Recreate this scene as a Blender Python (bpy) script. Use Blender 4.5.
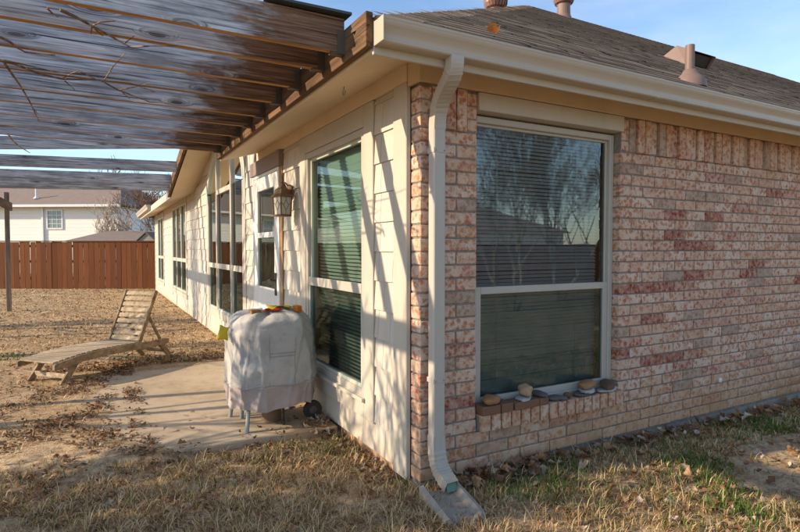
import bpy, bmesh, math, random
import numpy as np
from mathutils import Vector, Matrix
random.seed(7); np.random.seed(7)
PI = math.pi
for o in list(bpy.data.objects): bpy.data.objects.remove(o)
sc = bpy.context.scene
C = sc.collection

# ------------------------------------------------------------------ camera
cam_d = bpy.data.cameras.new('camera'); cam = bpy.data.objects.new('camera', cam_d); C.objects.link(cam)
cam_d.sensor_width = 36.0; cam_d.lens = 545.0/800*36; cam_d.clip_start = .05; cam_d.clip_end = 2000
cam.location = (-1.676, -2.793, 1.42)
cam.rotation_euler = (math.radians(90-1.857), 0, math.radians(-28.83))
sc.camera = cam
# ------------------------------------------------------------------ sky and sun
SX, SY, TE = -.977, .215, .43                     # towards the sun (plan) and tan(elevation)
EL = math.atan(TE)
w = bpy.data.worlds.new('World'); sc.world = w; w.use_nodes = True
nt = w.node_tree; bg = nt.nodes['Background']
sk = nt.nodes.new('ShaderNodeTexSky'); sk.sky_type = 'NISHITA'; sk.sun_disc = False
sk.sun_elevation = EL; sk.sun_rotation = math.atan2(SX, SY)
sk.air_density = 1.0; sk.dust_density = .35; sk.ozone_density = 2.6
# thin streaks of high cloud all round the sky
tc = nt.nodes.new('ShaderNodeTexCoord'); mp = nt.nodes.new('ShaderNodeMapping'); mp.inputs['Scale'].default_value = (1.2, 2.6, 7); mp.inputs['Rotation'].default_value = (.1, .15, .5)
cn = nt.nodes.new('ShaderNodeTexNoise'); cn.inputs['Scale'].default_value = 1.6; cn.inputs['Detail'].default_value = 6; cn.inputs['Roughness'].default_value = .55
cr_ = nt.nodes.new('ShaderNodeMapRange'); cr_.inputs[1].default_value = .42; cr_.inputs[2].default_value = .78; cr_.inputs[3].default_value = 0; cr_.inputs[4].default_value = .34
mx_ = nt.nodes.new('ShaderNodeMix'); mx_.data_type = 'RGBA'; mx_.inputs[7].default_value = (4.2, 4.4, 4.7, 1)
nt.links.new(tc.outputs['Generated'], mp.inputs[0]); nt.links.new(mp.outputs[0], cn.inputs[0]); nt.links.new(cn.outputs[0], cr_.inputs[0]); nt.links.new(cr_.outputs[0], mx_.inputs[0])
nt.links.new(sk.outputs[0], mx_.inputs[6]); nt.links.new(mx_.outputs[2], bg.inputs[0]); bg.inputs[1].default_value = .15
sd = bpy.data.lights.new('sun', 'SUN'); sun = bpy.data.objects.new('sun', sd); C.objects.link(sun)
sd.energy = 4.0; sd.angle = math.radians(.55); sd.color = (1, .81, .58)
sun.rotation_euler = Vector((SX*math.cos(EL), SY*math.cos(EL), math.sin(EL))).to_track_quat('Z', 'Y').to_euler()
sun.location = (-8, 2, 9)
sc.view_settings.view_transform = 'Standard'; sc.view_settings.look = 'None'
sc.view_settings.gamma = 1; sc.view_settings.use_curve_mapping = False
sc.view_settings.exposure = .8
sc.render.engine = 'CYCLES'
sc.cycles.max_bounces = 8; sc.cycles.transparent_max_bounces = 12; sc.cycles.use_denoising = True

# ------------------------------------------------------------------ node helpers
def nd(nt, typ, ins=None, **at):
    n = nt.nodes.new('ShaderNode'+typ)
    for k, v in at.items(): setattr(n, k, v)
    for k, v in (ins or {}).items():
        s = n.inputs[k]
        if isinstance(v, bpy.types.NodeSocket): nt.links.new(v, s)
        else: s.default_value = v
    return n
def c4(c): return (c[0], c[1], c[2], 1)
def mixc(nt, f, a, b, blend='MIX'):
    n = nt.nodes.new('ShaderNodeMix'); n.data_type = 'RGBA'; n.blend_type = blend
    for s, v in ((n.inputs[0], f), (n.inputs[6], a), (n.inputs[7], b)):
        if isinstance(v, bpy.types.NodeSocket): nt.links.new(v, s)
        else: s.default_value = v if isinstance(v, float) else c4(v)
    return n.outputs[2]
def ramp(nt, f, stops, interp='LINEAR'):
    n = nt.nodes.new('ShaderNodeValToRGB'); cr = n.color_ramp; cr.interpolation = interp
    while len(cr.elements) < len(stops): cr.elements.new(.5)
    for e, (p, c) in zip(cr.elements, stops):
        e.position = p; e.color = c4(c) if not isinstance(c, (int, float)) else (c, c, c, 1)
    nt.links.new(f, n.inputs[0]); return n.outputs[0]
def math_(nt, op, a, b=0.0, c=0.0):
    n = nd(nt, 'Math', operation=op)
    for i, v in enumerate((a, b, c)):
        if isinstance(v, bpy.types.NodeSocket): nt.links.new(v, n.inputs[i])
        else: n.inputs[i].default_value = v
    return n.outputs[0]
def pos(nt, scale=(1, 1, 1)):
    g = nd(nt, 'NewGeometry')
    m = nd(nt, 'Mapping', {'Vector': g.outputs['Position'], 'Scale': scale})
    return m.outputs[0]
def noise(nt, v, s, det=3, rough=.55, dist=0):
    return nd(nt, 'TexNoise', {'Vector': v, 'Scale': s, 'Detail': det, 'Roughness': rough, 'Distortion': dist}).outputs[0]
def newmat(name, rough=.8, spec=.3):
    m = bpy.data.materials.new(name); m.use_nodes = True
    b = m.node_tree.nodes['Principled BSDF']
    b.inputs['Roughness'].default_value = rough; b.inputs['Specular IOR Level'].default_value = spec
    return m, m.node_tree, b
def bump(nt, b, h, strength=.4, dist=.004):
    n = nd(nt, 'Bump', {'Height': h, 'Strength': strength, 'Distance': dist}); nt.links.new(n.outputs[0], b.inputs['Normal'])
def setc(nt, b, col): nt.links.new(col, b.inputs['Base Color'])

def paint(name, col, var=.1, rough=.6, dirt=.15, scale=6, grain=None, dcol=(.25, .17, .1)):
    m, nt, b = newmat(name, rough, .35)
    p = pos(nt); n1 = noise(nt, p, scale, 5, .6); n2 = noise(nt, pos(nt, (1, 1, .35)), 3.1, 4, .7)
    c = mixc(nt, n1, [v*(1-var) for v in col], [min(v*(1+var), .95) for v in col])
    d = ramp(nt, n2, [(.5, 0), (.78, dirt)])
    setc(nt, b, mixc(nt, d, c, dcol))
    if grain:
        g = noise(nt, pos(nt, grain), 1, 4, .6, 1.5); bump(nt, b, g, .35, .004)
    else: bump(nt, b, noise(nt, p, 60, 3), .12, .002)
    return m

def wood(name, dark, mid, light, axis=0, fine=38, rough=.85, knots=True, bstr=.5, ax_s=1.3):
    m, nt, b = newmat(name, rough, .2)
    s = [fine]*3; s[axis] = ax_s
    g = noise(nt, pos(nt, s), 1, 6, .68, .8)
    s2 = [4]*3; s2[axis] = .7
    g2 = noise(nt, pos(nt, s2), 1, 4, .6)
    c = ramp(nt, g, [(.34, dark), (.48, mid), (.63, light)])
    c = mixc(nt, ramp(nt, g2, [(.40, 0.0), (.66, .6)]), c, [v*.5 for v in mid])
    s3 = [7]*3; s3[axis] = 2.4
    if knots:
        vo = nd(nt, 'TexVoronoi', {'Vector': pos(nt, s3), 'Scale': 1.0, 'Randomness': 1.0}).outputs['Distance']
        vw = math_(nt, 'ADD', vo, math_(nt, 'MULTIPLY', g, .08))
        c = mixc(nt, ramp(nt, vw, [(.05, .9), (.11, .85), (.13, .25), (.17, .6), (.20, .15), (.25, .35), (.30, 0.0)]), c, [v*.6 for v in dark])
        s4 = [90]*3; s4[axis] = .9
        ck = noise(nt, pos(nt, s4), 1, 2, .5); c = mixc(nt, ramp(nt, ck, [(.66, 0.0), (.70, .85)]), c, [v*.35 for v in dark])
    setc(nt, b, c); bump(nt, b, g, bstr, .004)
    return m

# ------------------------------------------------------------------ materials
def brick_mat(name, src):
    m, nt, b = newmat(name, .9, .15)
    at = nd(nt, 'Attribute', attribute_name='rnd', attribute_type=src).outputs['Fac']
    p = pos(nt)
    off = nd(nt, 'CombineXYZ', {0: math_(nt, 'MULTIPLY', at, 37.0), 1: math_(nt, 'MULTIPLY', at, 19.0), 2: math_(nt, 'MULTIPLY', at, 53.0)}).outputs[0]
    q = nd(nt, 'VectorMath', {0: p, 1: off}, operation='ADD').outputs[0]
    wv = nd(nt, 'TexNoise', {'Vector': q, 'Scale': 22, 'Detail': 2}).outputs['Color']
    ws = nd(nt, 'VectorMath', {0: wv}, operation='SCALE'); ws.inputs['Scale'].default_value = .06
    qd = nd(nt, 'VectorMath', {0: ws.outputs[0], 1: q}, operation='ADD')
    vo = nd(nt, 'TexVoronoi', {'Vector': qd.outputs[0], 'Scale': 26, 'Randomness': 1.0}, feature='F1').outputs['Distance']
    a1 = noise(nt, q, 24, 3, .6, .2); a2 = noise(nt, q, 85, 3, .65); a3 = noise(nt, q, 9, 3, .6)
    typ = ramp(nt, at, [(0, (.54, .30, .185)), (.15, (.58, .37, .235)), (.3, (.49, .26, .165)), (.45, (.56, .335, .215)), (.6, (.54, .325, .225)), (.72, (.48, .24, .155)), (.80, (.42, .29, .21)), (.88, (.36, .255, .19)), (.93, (.47, .24, .155))], 'CONSTANT')
    red = ramp(nt, at, [(0, (.44, .18, .10)), (.3, (.46, .22, .13)), (.5, (.41, .145, .085)), (.72, (.34, .105, .065)), (.80, (.31, .21, .15)), (.93, (.25, .045, .03))], 'CONSTANT')
    thr = ramp(nt, at, [(0, 0.0), (.72, .03), (.80, 0.0), (.93, .055)], 'CONSTANT')
    c = mixc(nt, ramp(nt, math_(nt, 'ADD', a1, thr), [(.47, 0.0), (.60, .9)]), typ, red)
    wash = ramp(nt, a3, [(.30, .35), (.55, 1.0)])
    wamt = ramp(nt, at, [(0, .8), (.15, .55), (.3, .9), (.45, .65), (.6, .95), (.72, .55), (.80, .35), (.93, .25)], 'CONSTANT')
    wm = math_(nt, 'MULTIPLY', math_(nt, 'MULTIPLY', ramp(nt, math_(nt, 'ADD', vo, math_(nt, 'MULTIPLY', math_(nt, 'SUBTRACT', a2, .5), .35)), [(.30, 0.0), (.56, 1.0)]), wash), wamt)
    c = mixc(nt, ramp(nt, math_(nt, 'ADD', vo, math_(nt, 'MULTIPLY', math_(nt, 'SUBTRACT', a1, .5), .9)), [(.12, .6), (.40, 0.0)]), c, red)
    c = mixc(nt, wm, c, (.70, .56, .455))
    c = mixc(nt, ramp(nt, a2, [(.3, .55), (.6, 0.0)]), c, (.62, .59, .56), 'MULTIPLY')
    c = mixc(nt, ramp(nt, noise(nt, p, 1.3, 4, .6), [(.42, 0.0), (.7, .45)]), c, (.80, .77, .73), 'MULTIPLY')
    # splash-back soil staining low on the wall
    sep = nd(nt, 'SeparateXYZ', {0: nd(nt, 'NewGeometry').outputs['Position']})
    h = math_(nt, 'ADD', sep.outputs[2], math_(nt, 'MULTIPLY', noise(nt, p, 3.5, 4), .5))
    c = mixc(nt, ramp(nt, h, [(.2, .7), (.62, 0.0)]), c, (.48, .27, .13))
    setc(nt, b, c); bump(nt, b, math_(nt, 'ADD', a2, math_(nt, 'MULTIPLY', a3, .8)), .7, .005)
    return m
MB_brick = brick_mat('brick_face', 'OBJECT'); MB_brick_s = brick_mat('brick_face_far', 'GEOMETRY')
def mortar_mat():
    m, nt, b = newmat('mortar', .95, .1); p = pos(nt)
    n = noise(nt, p, 40, 4); setc(nt, b, ramp(nt, n, [(.3, (.18, .16, .14)), (.7, (.29, .26, .23))])); bump(nt, b, n, .9, .008); return m
M_mortar = mortar_mat()
def siding_mat():
    m, nt, b = newmat('siding_paint', .65, .3); p = pos(nt)
    at = nd(nt, 'Attribute', attribute_name='rnd', attribute_type='OBJECT').outputs['Fac']
    g = noise(nt, pos(nt, (10, 55, 3)), 1, 5, .6, 1)
    c = mixc(nt, at, (.50, .46, .40), (.565, .525, .46))
    c = mixc(nt, ramp(nt, noise(nt, pos(nt, (1, 1, .3)), 4, 5, .65), [(.45, 0.0), (.8, .35)]), c, (.45, .34, .23))
    sep = nd(nt, 'SeparateXYZ', {0: nd(nt, 'NewGeometry').outputs['Position']})
    h = math_(nt, 'ADD', sep.outputs[2], math_(nt, 'MULTIPLY', noise(nt, p, 4, 4), .4))
    c = mixc(nt, ramp(nt, h, [(.18, .5), (.44, 0.0)]), c, (.52, .38, .24))
    setc(nt, b, c); bump(nt, b, g, .3, .003); return m
M_siding = siding_mat()
M_trim = paint('cream_trim', (.50, .45, .375), .07, .55, .22)
M_frieze = paint('frieze_paint', (.60, .46, .29), .12, .6, .2, 5, (2.5, 2.5, 34))
M_soffit = paint('soffit_paint', (.66, .52, .345), .05, .65, .1)
M_frame = paint('window_frame_vinyl', (.45, .42, .365), .04, .4, .12)
M_framegreen = paint('window_frame_green', (.48, .50, .42), .05, .4, .15)
M_gutter = paint('gutter_paint', (.46, .40, .315), .05, .35, .25, 4, None, (.35, .28, .2))
M_down = paint('downspout_paint', (.46, .425, .37), .04, .35, .3, 5, None, (.36, .27, .18))
M_white = paint('white_paint', (.74, .74, .72), .04, .45, .15)
M_found = paint('foundation_concrete', (.34, .29, .24), .25, .9, .5, 14, None, (.35, .22, .12))
M_foundL = paint('foundation_stained', (.42, .27, .16), .25, .9, .6, 14, None, (.30, .16, .07))
M_dark = newmat('dark_metal', .45, .5)[0]; M_dark.node_tree.nodes['Principled BSDF'].inputs['Base Color'].default_value = (.02, .018, .016, 1)
def interior():
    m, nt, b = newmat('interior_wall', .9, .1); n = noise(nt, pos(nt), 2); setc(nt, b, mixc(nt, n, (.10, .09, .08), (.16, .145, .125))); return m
M_int = interior()
def glass(name, tint, ior=1.75, refl=1.0):
    m = bpy.data.materials.new(name); m.use_nodes = True; nt = m.node_tree; nt.nodes.clear()
    out = nd(nt, 'OutputMaterial'); fr = nd(nt, 'Fresnel', {'IOR': ior})
    n = noise(nt, pos(nt), 1.7, 2); bp = nd(nt, 'Bump', {'Height': n, 'Strength': .05, 'Distance': .02})
    tr = nd(nt, 'BsdfTransparent', {'Color': c4(tint)})
    gl = nd(nt, 'BsdfGlossy', {'Color': (.95*refl, 1*refl, .97*refl, 1), 'Roughness': .0, 'Normal': bp.outputs[0]})
    mx = nd(nt, 'MixShader', {0: fr.outputs[0], 1: tr.outputs[0], 2: gl.outputs[0]})
    nt.links.new(mx.outputs[0], out.inputs[0]); return m
M_glass = glass('window_glass', (.68, .77, .79), 1.95)
M_glassW = glass('window_glass_near', (.54, .69, .63), 1.5)
M_glassL = glass('window_glass_left', (.46, .60, .55), 1.75)
def screen():
    m = bpy.data.materials.new('insect_screen_mesh'); m.use_nodes = True; nt = m.node_tree; nt.nodes.clear()
    out = nd(nt, 'OutputMaterial'); tr = nd(nt, 'BsdfTransparent', {'Color': (.9, .95, .93, 1)}); df = nd(nt, 'BsdfDiffuse', {'Color': (.035, .04, .04, 1)})
    n = noise(nt, pos(nt), 8, 3); f = ramp(nt, n, [(.3, .17), (.7, .26)])
    mx = nd(nt, 'MixShader', {0: f, 1: tr.outputs[0], 2: df.outputs[0]}); nt.links.new(mx.outputs[0], out.inputs[0]); return m
M_screen = screen()
M_blindL = paint('blind_slat_left', (.60, .64, .61), .03, .6, .05)  # slightly greener slats for the near garden window
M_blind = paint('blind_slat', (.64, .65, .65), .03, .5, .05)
def rafter_mat():
    m, nt, b = newmat('weathered_grey_timber', .9, .2)
    sep = nd(nt, 'SeparateXYZ', {0: nd(nt, 'NewGeometry').outputs['Position']}); X_, Y_, Z_ = sep.outputs
    # knots: a flat cell pattern along each board, shifted from board to board
    u = math_(nt, 'ADD', math_(nt, 'MULTIPLY', X_, 1.25), math_(nt, 'MULTIPLY', Y_, 7.3)); v = math_(nt, 'ADD', math_(nt, 'MULTIPLY', Z_, 4.6), math_(nt, 'MULTIPLY', Y_, 3.1))
    kv = nd(nt, 'CombineXYZ', {0: u, 1: v}).outputs[0]
    vo = nd(nt, 'TexVoronoi', {'Vector': kv, 'Scale': 1.0, 'Randomness': 1.0}, voronoi_dimensions='2D').outputs['Distance']
    knot = ramp(nt, vo, [(.03, 1.0), (.15, 0.0)])
    # grain, bent round the knots
    gv = nd(nt, 'CombineXYZ', {0: math_(nt, 'MULTIPLY', X_, 2.6), 1: math_(nt, 'MULTIPLY', Y_, 30.0), 2: math_(nt, 'ADD', math_(nt, 'MULTIPLY', Z_, 75.0), math_(nt, 'MULTIPLY', knot, 5.0))}).outputs[0]
    g = nd(nt, 'TexNoise', {'Vector': gv, 'Scale': 1.0, 'Detail': 5, 'Roughness': .6, 'Distortion': .3}).outputs[0]
    c = ramp(nt, g, [(.34, (.15, .155, .165)), (.45, (.42, .44, .47)), (.55, (.54, .565, .60)), (.66, (.74, .77, .80))])
    blot = noise(nt, pos(nt, (2.2, 9, 7)), 1, 5, .65)
    c = mixc(nt, ramp(nt, blot, [(.46, 0.0), (.64, .7)]), c, (.20, .21, .225))
    c = mixc(nt, ramp(nt, noise(nt, pos(nt, (1.1, 5, 4)), 1, 4), [(.54, 0.0), (.72, .4)]), c, (.36, .29, .23))
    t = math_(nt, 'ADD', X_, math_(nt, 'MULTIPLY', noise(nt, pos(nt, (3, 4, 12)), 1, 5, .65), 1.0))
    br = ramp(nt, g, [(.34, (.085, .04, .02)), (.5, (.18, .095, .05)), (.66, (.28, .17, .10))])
    # near rafters blend to a darker brown towards the ledger
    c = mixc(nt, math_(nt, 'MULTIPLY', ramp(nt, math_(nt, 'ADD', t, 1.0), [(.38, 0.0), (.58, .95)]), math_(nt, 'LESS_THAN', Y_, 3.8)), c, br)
    c = mixc(nt, ramp(nt, vo, [(.02, .85), (.045, .75), (.055, .25), (.07, .5), (.085, .15), (.10, .3), (.13, 0.0)]), c, (.085, .065, .055))
    ck = nd(nt, 'TexNoise', {'Vector': pos(nt, (.9, 20, 110)), 'Scale': 1.0, 'Detail': 2}).outputs[0]
    c = mixc(nt, ramp(nt, ck, [(.655, 0.0), (.68, .9)]), c, (.03, .028, .027))
    setc(nt, b, c); bump(nt, b, g, .8, .005); return m
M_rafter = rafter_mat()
M_rafterb = wood('warm_underside_timber', (.26, .12, .035), (.46, .24, .08), (.58, .34, .13), 0, 24, .8, False)  # rafter undersides: unweathered wood plus warm ground bounce put into the colour
M_rafteri = wood('brown_timber', (.07, .038, .02), (.16, .092, .05), (.24, .15, .09), 0)
M_ledger = wood('ledger_timber', (.07, .038, .02), (.15, .085, .045), (.22, .13, .07), 1)
M_post = wood('post_timber', (.11, .075, .05), (.24, .18, .13), (.36, .29, .22), 2)
M_hang = paint('dark_hanger', (.10, .085, .07), .2, .6, .4, 20, None, (.06, .04, .03))
M_metal = paint('galvanised_metal', (.28, .27, .25), .2, .5, .4, 20, None, (.2, .12, .06))
def fence_mat():
    m, nt, b = newmat('fence_stain', .75, .2)
    at = nd(nt, 'Attribute', attribute_name='rnd', attribute_type='OBJECT').outputs['Fac']
    g = noise(nt, pos(nt, (26, 26, 1.2)), 1, 5, .65, .8)
    c = mixc(nt, at, (.135, .044, .013), (.22, .073, .022)); c = mixc(nt, ramp(nt, g, [(.35, .55), (.6, 0.0)]), c, (.09, .03, .012))
    setc(nt, b, c); bump(nt, b, g, .5, .004); return m
M_fence = fence_mat()
M_teak = wood('weathered_teak', (.20, .145, .09), (.38, .30, .21), (.54, .45, .34), 0, 20, .85, False)
M_teak2 = wood('weathered_teak_frame', (.15, .10, .055), (.30, .21, .125), (.42, .31, .20), 1, 16, .85, False)
def shingle_mat():
    m, nt, b = newmat('asphalt_shingle', .95, .15)
    v = nd(nt, 'Attribute', attribute_name='rnd', attribute_type='GEOMETRY').outputs['Fac']
    c = ramp(nt, v, [(0, (.16, .108, .075)), (.3, (.36, .25, .165)), (.7, (.54, .375, .25)), (1, (.66, .48, .33))])
    n = noise(nt, pos(nt), 90, 2, .8); n2 = noise(nt, pos(nt), .9, 4, .65)
    c = mixc(nt, ramp(nt, n, [(.3, .5), (.6, 0.0)]), c, (.08, .065, .055))
    c = mixc(nt, ramp(nt, n2, [(.45, 0.0), (.75, .5)]), c, (.13, .10, .085))
    setc(nt, b, c); bump(nt, b, n, .6, .004); return m
M_shingle = shingle_mat()
M_vent = paint('vent_paint', (.19, .125, .105), .12, .55, .3)
M_turb = paint('turbine_paint', (.20, .10, .075), .2, .45, .3)

# ------------------------------------------------------------------ mesh helpers
WL = {}; XF = [None]       # XF: an optional turn applied to a whole building
class MB:
    def __init__(s): s.v = []; s.f = []; s.m = []
    def add(s, vs, fs, mi=0):
        k = len(s.v); s.v += [tuple(p) for p in vs]; s.f += [tuple(i+k for i in f) for f in fs]; s.m += [mi]*len(fs); return s
    def box(s, x0, y0, z0, x1, y1, z1, mi=0, bottom=None):
        s.add([(x0,y0,z0),(x1,y0,z0),(x1,y1,z0),(x0,y1,z0),(x0,y0,z1),(x1,y0,z1),(x1,y1,z1),(x0,y1,z1)],
              [(3,2,1,0),(4,5,6,7),(0,1,5,4),(1,2,6,5),(2,3,7,6),(3,0,4,7)], mi)
        if bottom is not None: s.m[-6] = bottom
        return s
    def obox(s, c, ax, hs, mi=0):
        c = Vector(c); a, b, d = [Vector(q).normalized()*h for q, h in zip(ax, hs)]
        s.add([c+a*i+b*j+d*k for k in (-1,1) for i, j in ((-1,-1),(1,-1),(1,1),(-1,1))],
              [(3,2,1,0),(4,5,6,7),(0,1,5,4),(1,2,6,5),(2,3,7,6),(3,0,4,7)], mi); return s
    def beam(s, p0, p1, wd, ht, up=(0,0,1), mi=0):
        p0 = Vector(p0); p1 = Vector(p1); d = (p1-p0); L = d.length; d.normalize()
        side = d.cross(Vector(up)).normalized(); u = side.cross(d)
        return s.obox((p0+p1)/2, (d, side, u), (L/2, wd/2, ht/2), mi)
    def tube(s, pts, rad, n=8, mi=0, cap=True):
        pts = [Vector(p) for p in pts]
        if not hasattr(rad, '__len__'): rad = [rad]*len(pts)
        rings = []; u = None
        for i, p in enumerate(pts):
            d = (pts[min(i+1, len(pts)-1)]-pts[max(i-1, 0)]).normalized()
            if u is None: u = d.orthogonal().normalized()
            u = (u-d*u.dot(d)); u = u.normalized() if u.length > 1e-6 else d.orthogonal().normalized()
            v = d.cross(u)
            rings.append([p+(u*math.cos(2*PI*k/n)+v*math.sin(2*PI*k/n))*rad[i] for k in range(n)])
        vs = [q for r in rings for q in r]
        fs = [(i*n+k, i*n+(k+1)%n, (i+1)*n+(k+1)%n, (i+1)*n+k) for i in range(len(pts)-1) for k in range(n)]
        if cap: fs += [tuple(range(n-1, -1, -1)), tuple(range((len(pts)-1)*n, len(pts)*n))]
        return s.add(vs, fs, mi)
    def lathe(s, prof, c, n=24, mi=0, axis=2, capb=True, capt=True):
        vs = []
        for r, h in prof:
            for k in range(n):
                a = 2*PI*k/n; q = [r*math.cos(a), r*math.sin(a), h]
                if axis == 0: q = [h, q[0], q[1]]
                if axis == 1: q = [q[1], h, q[0]]
                vs.append((c[0]+q[0], c[1]+q[1], c[2]+q[2]))
        m = len(prof); fs = [(i*n+k, i*n+(k+1)%n, (i+1)*n+(k+1)%n, (i+1)*n+k) for i in range(m-1) for k in range(n)]
        if capb: fs.append(tuple(range(n-1, -1, -1)))
        if capt: fs.append(tuple(range((m-1)*n, m*n)))
        return s.add(vs, fs, mi)
    def prism(s, poly, axis, a, b, mi=0):
        n = len(poly)
        def P(q, t): return {0: (t, q[0], q[1]), 1: (q[0], t, q[1]), 2: (q[0], q[1], t)}[axis]
        return s.add([P(q, a) for q in poly]+[P(q, b) for q in poly],
                     [tuple(range(n-1, -1, -1)), tuple(range(n, 2*n))]+[(i, (i+1)%n, n+(i+1)%n, n+i) for i in range(n)], mi)
    def build(s, name, mats, parent=None, bevel=0, smooth=False, seg=1, fix=True):
        me = bpy.data.meshes.new(name)
        if XF[0]: s.v = [XF[0](p) for p in s.v]
        V = np.array(s.v, float); c = (V.min(0)+V.max(0))/2
        if parent is None: c[2] = V[:, 2].min()
        me.from_pydata([tuple(q) for q in V-c], [], s.f)
        mats = mats if isinstance(mats, (list, tuple)) else [mats]
        for m in mats: me.materials.append(m)
        if len(mats) > 1: me.polygons.foreach_set('material_index', s.m)
        if bevel or fix:
            bm = bmesh.new(); bm.from_mesh(me)
            if fix: bmesh.ops.recalc_face_normals(bm, faces=bm.faces)
            if bevel: bmesh.ops.bevel(bm, geom=list(bm.edges), offset=bevel, segments=seg, affect='EDGES', clamp_overlap=True)
            bm.to_mesh(me); bm.free()
        if smooth: me.polygons.foreach_set('use_smooth', [True]*len(me.polygons))
        o = bpy.data.objects.new(name, me); C.objects.link(o)
        put(o, c, parent); return o
def put(o, c, parent=None):
    o.location = c; WL[o.name] = Vector(c)
    if parent is not None:
        o.parent = parent; o.matrix_parent_inverse = Matrix.Translation(-WL[parent.name])
def thing(name, label, cat, loc, group=None):
    o = bpy.data.objects.new(name, None); C.objects.link(o); o.empty_display_size = .2; put(o, loc); tag(o, label, cat, group); return o
def tag(o, label, cat, group=None, kind=None):
    if label: o['label'] = label
    if cat: o['category'] = cat
    if group: o['group'] = group
    if kind: o['kind'] = kind
    return o
def inst(name, me, loc, parent=None, scale=(1,1,1), rot=(0,0,0), rnd=None):
    o = bpy.data.objects.new(name, me); C.objects.link(o); put(o, loc, parent); o.scale = scale; o.rotation_euler = rot
    o['rnd'] = random.random() if rnd is None else rnd; return o
def fast_mesh(name, V, loops, starts, totals, mat, attr=None, col=None, smooth=False):
    me = bpy.data.meshes.new(name); nv = len(V)
    me.vertices.add(nv); me.vertices.foreach_set('co', np.asarray(V, np.float32).ravel())
    me.loops.add(len(loops)); me.loops.foreach_set('vertex_index', np.asarray(loops, np.int32))
    me.polygons.add(len(starts)); me.polygons.foreach_set('loop_start', np.asarray(starts, np.int32))
    if col is not None:
        a = me.color_attributes.new('col', 'FLOAT_COLOR', 'POINT'); a.data.foreach_set('color', np.asarray(col, np.float32).ravel())
    if attr is not None:
        a = me.attributes.new('rnd', 'FLOAT', 'FACE'); a.data.foreach_set('value', np.asarray(attr, np.float32))
    me.materials.append(mat); me.update(calc_edges=True); me.validate()
    if smooth: me.polygons.foreach_set('use_smooth', [True]*len(me.polygons))
    o = bpy.data.objects.new(name, me); C.objects.link(o); WL[o.name] = Vector((0,0,0)); return o

# ------------------------------------------------------------------ ground
def sst(a, b, x): t = np.clip((x-a)/(b-a), 0, 1); return t*t*(3-2*t)
def wob(x, y):
    return (np.sin(2.3*x+1.1*y)*np.sin(1.7*y-.6*x+1)+.6*np.sin(5.1*x-2.2*y+2)*np.sin(4.3*y+1.9*x)+.4*np.sin(11*x+3*y)*np.sin(9.7*y-4*x+.5))/2
def wob2(x, y):
    return (np.sin(17*x+5*y+1)*np.sin(15*y-7*x)+.7*np.sin(31*x-9*y)*np.sin(27*y+11*x+2)+.5*np.sin(53*x+21*y)*np.sin(47*y-17*x))/2.2
def gz(x, y):
    x = np.asarray(x, float); y = np.asarray(y, float)
    z = -.03+.014*wob(x, y)+.005*wob2(x, y)
    z = z-.05*sst(0, 3.5, x)*sst(2, 0, y)
    z = z-.035*sst(-.5, 0, x)*sst(1.6, .9, y)*sst(-.2, .3, y)-.025*sst(.95, 1.15, y)*sst(1.4, 1.25, y)*sst(-1.5, -1.2, x)
    # soil that has crept over the far and left side of the patio
    edge = -1.52+.5*sst(2.1, 1.1, y)+.10*wob(x*1.7, y*1.9)+.06*wob2(x*.6, y*.6)
    soil = sst(edge+.05, edge-.35, x)
    soil2 = sst(3.95, 4.25, y-.15*(x+1.2)+.06*wob(x*2, y*2))
    z = z+np.maximum(soil, soil2)*.040*sst(1.0, 1.4, y)*sst(7, 5, y)
    inside = (x > -1.75)*(y > 1.2)*(y < 4.5)
    z = np.where(inside > 0, np.maximum(np.minimum(z, -.02), -.05)*(1-np.maximum(soil, soil2))+np.maximum(soil, soil2)*(.012+.008*wob(x*2, y*2)+.006*wob2(x, y)), z)
    return z
def axis_pts(lo, hi, step, far):
    a = list(np.arange(lo, hi, step)); s = step; v = a[-1]
    while v < far: s *= 1.13; v += s; a.append(v)
    s = step; v = a[0]; b = []
    while v > -far: s *= 1.13; v -= s; b.append(v)
    return np.array(b[::-1]+a)
gx = axis_pts(-4.2, 4.6, .05, 260); gy = axis_pts(-2.2, 6.5, .05, 260)
X, Y = np.meshgrid(gx, gy); Zg = gz(X, Y)
V = np.stack([X, Y, Zg], -1).reshape(-1, 3); nx, ny = len(gx), len(gy)
ii = (np.arange(ny-1)[:, None]*nx+np.arange(nx-1)[None]).ravel()
L = np.stack([ii, ii+1, ii+1+nx, ii+nx], -1).ravel()
def ground_mat():
    m, nt, b = newmat('soil_and_thatch', .95, .1); p = pos(nt)
    n1 = noise(nt, p, 1.1, 5, .6); n2 = noise(nt, p, 14, 5, .7); n3 = noise(nt, p, 70, 3, .7)
    c = ramp(nt, n1, [(.35, (.40, .27, .15)), (.55, (.54, .39, .23)), (.7, (.62, .46, .28))])
    c = mixc(nt, ramp(nt, n2, [(.42, .65), (.56, 0.0)]), c, (.20, .12, .068))
    c = mixc(nt, ramp(nt, n3, [(.5, 0.0), (.66, .6)]), c, (.60, .47, .32))
    setc(nt, b, c); bump(nt, b, math_(nt, 'ADD', n2, math_(nt, 'MULTIPLY', n3, .5)), .9, .02); return m
g = fast_mesh('ground', V, L, np.arange(len(ii))*4, None, ground_mat(), smooth=True); g['kind'] = 'structure'

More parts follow.
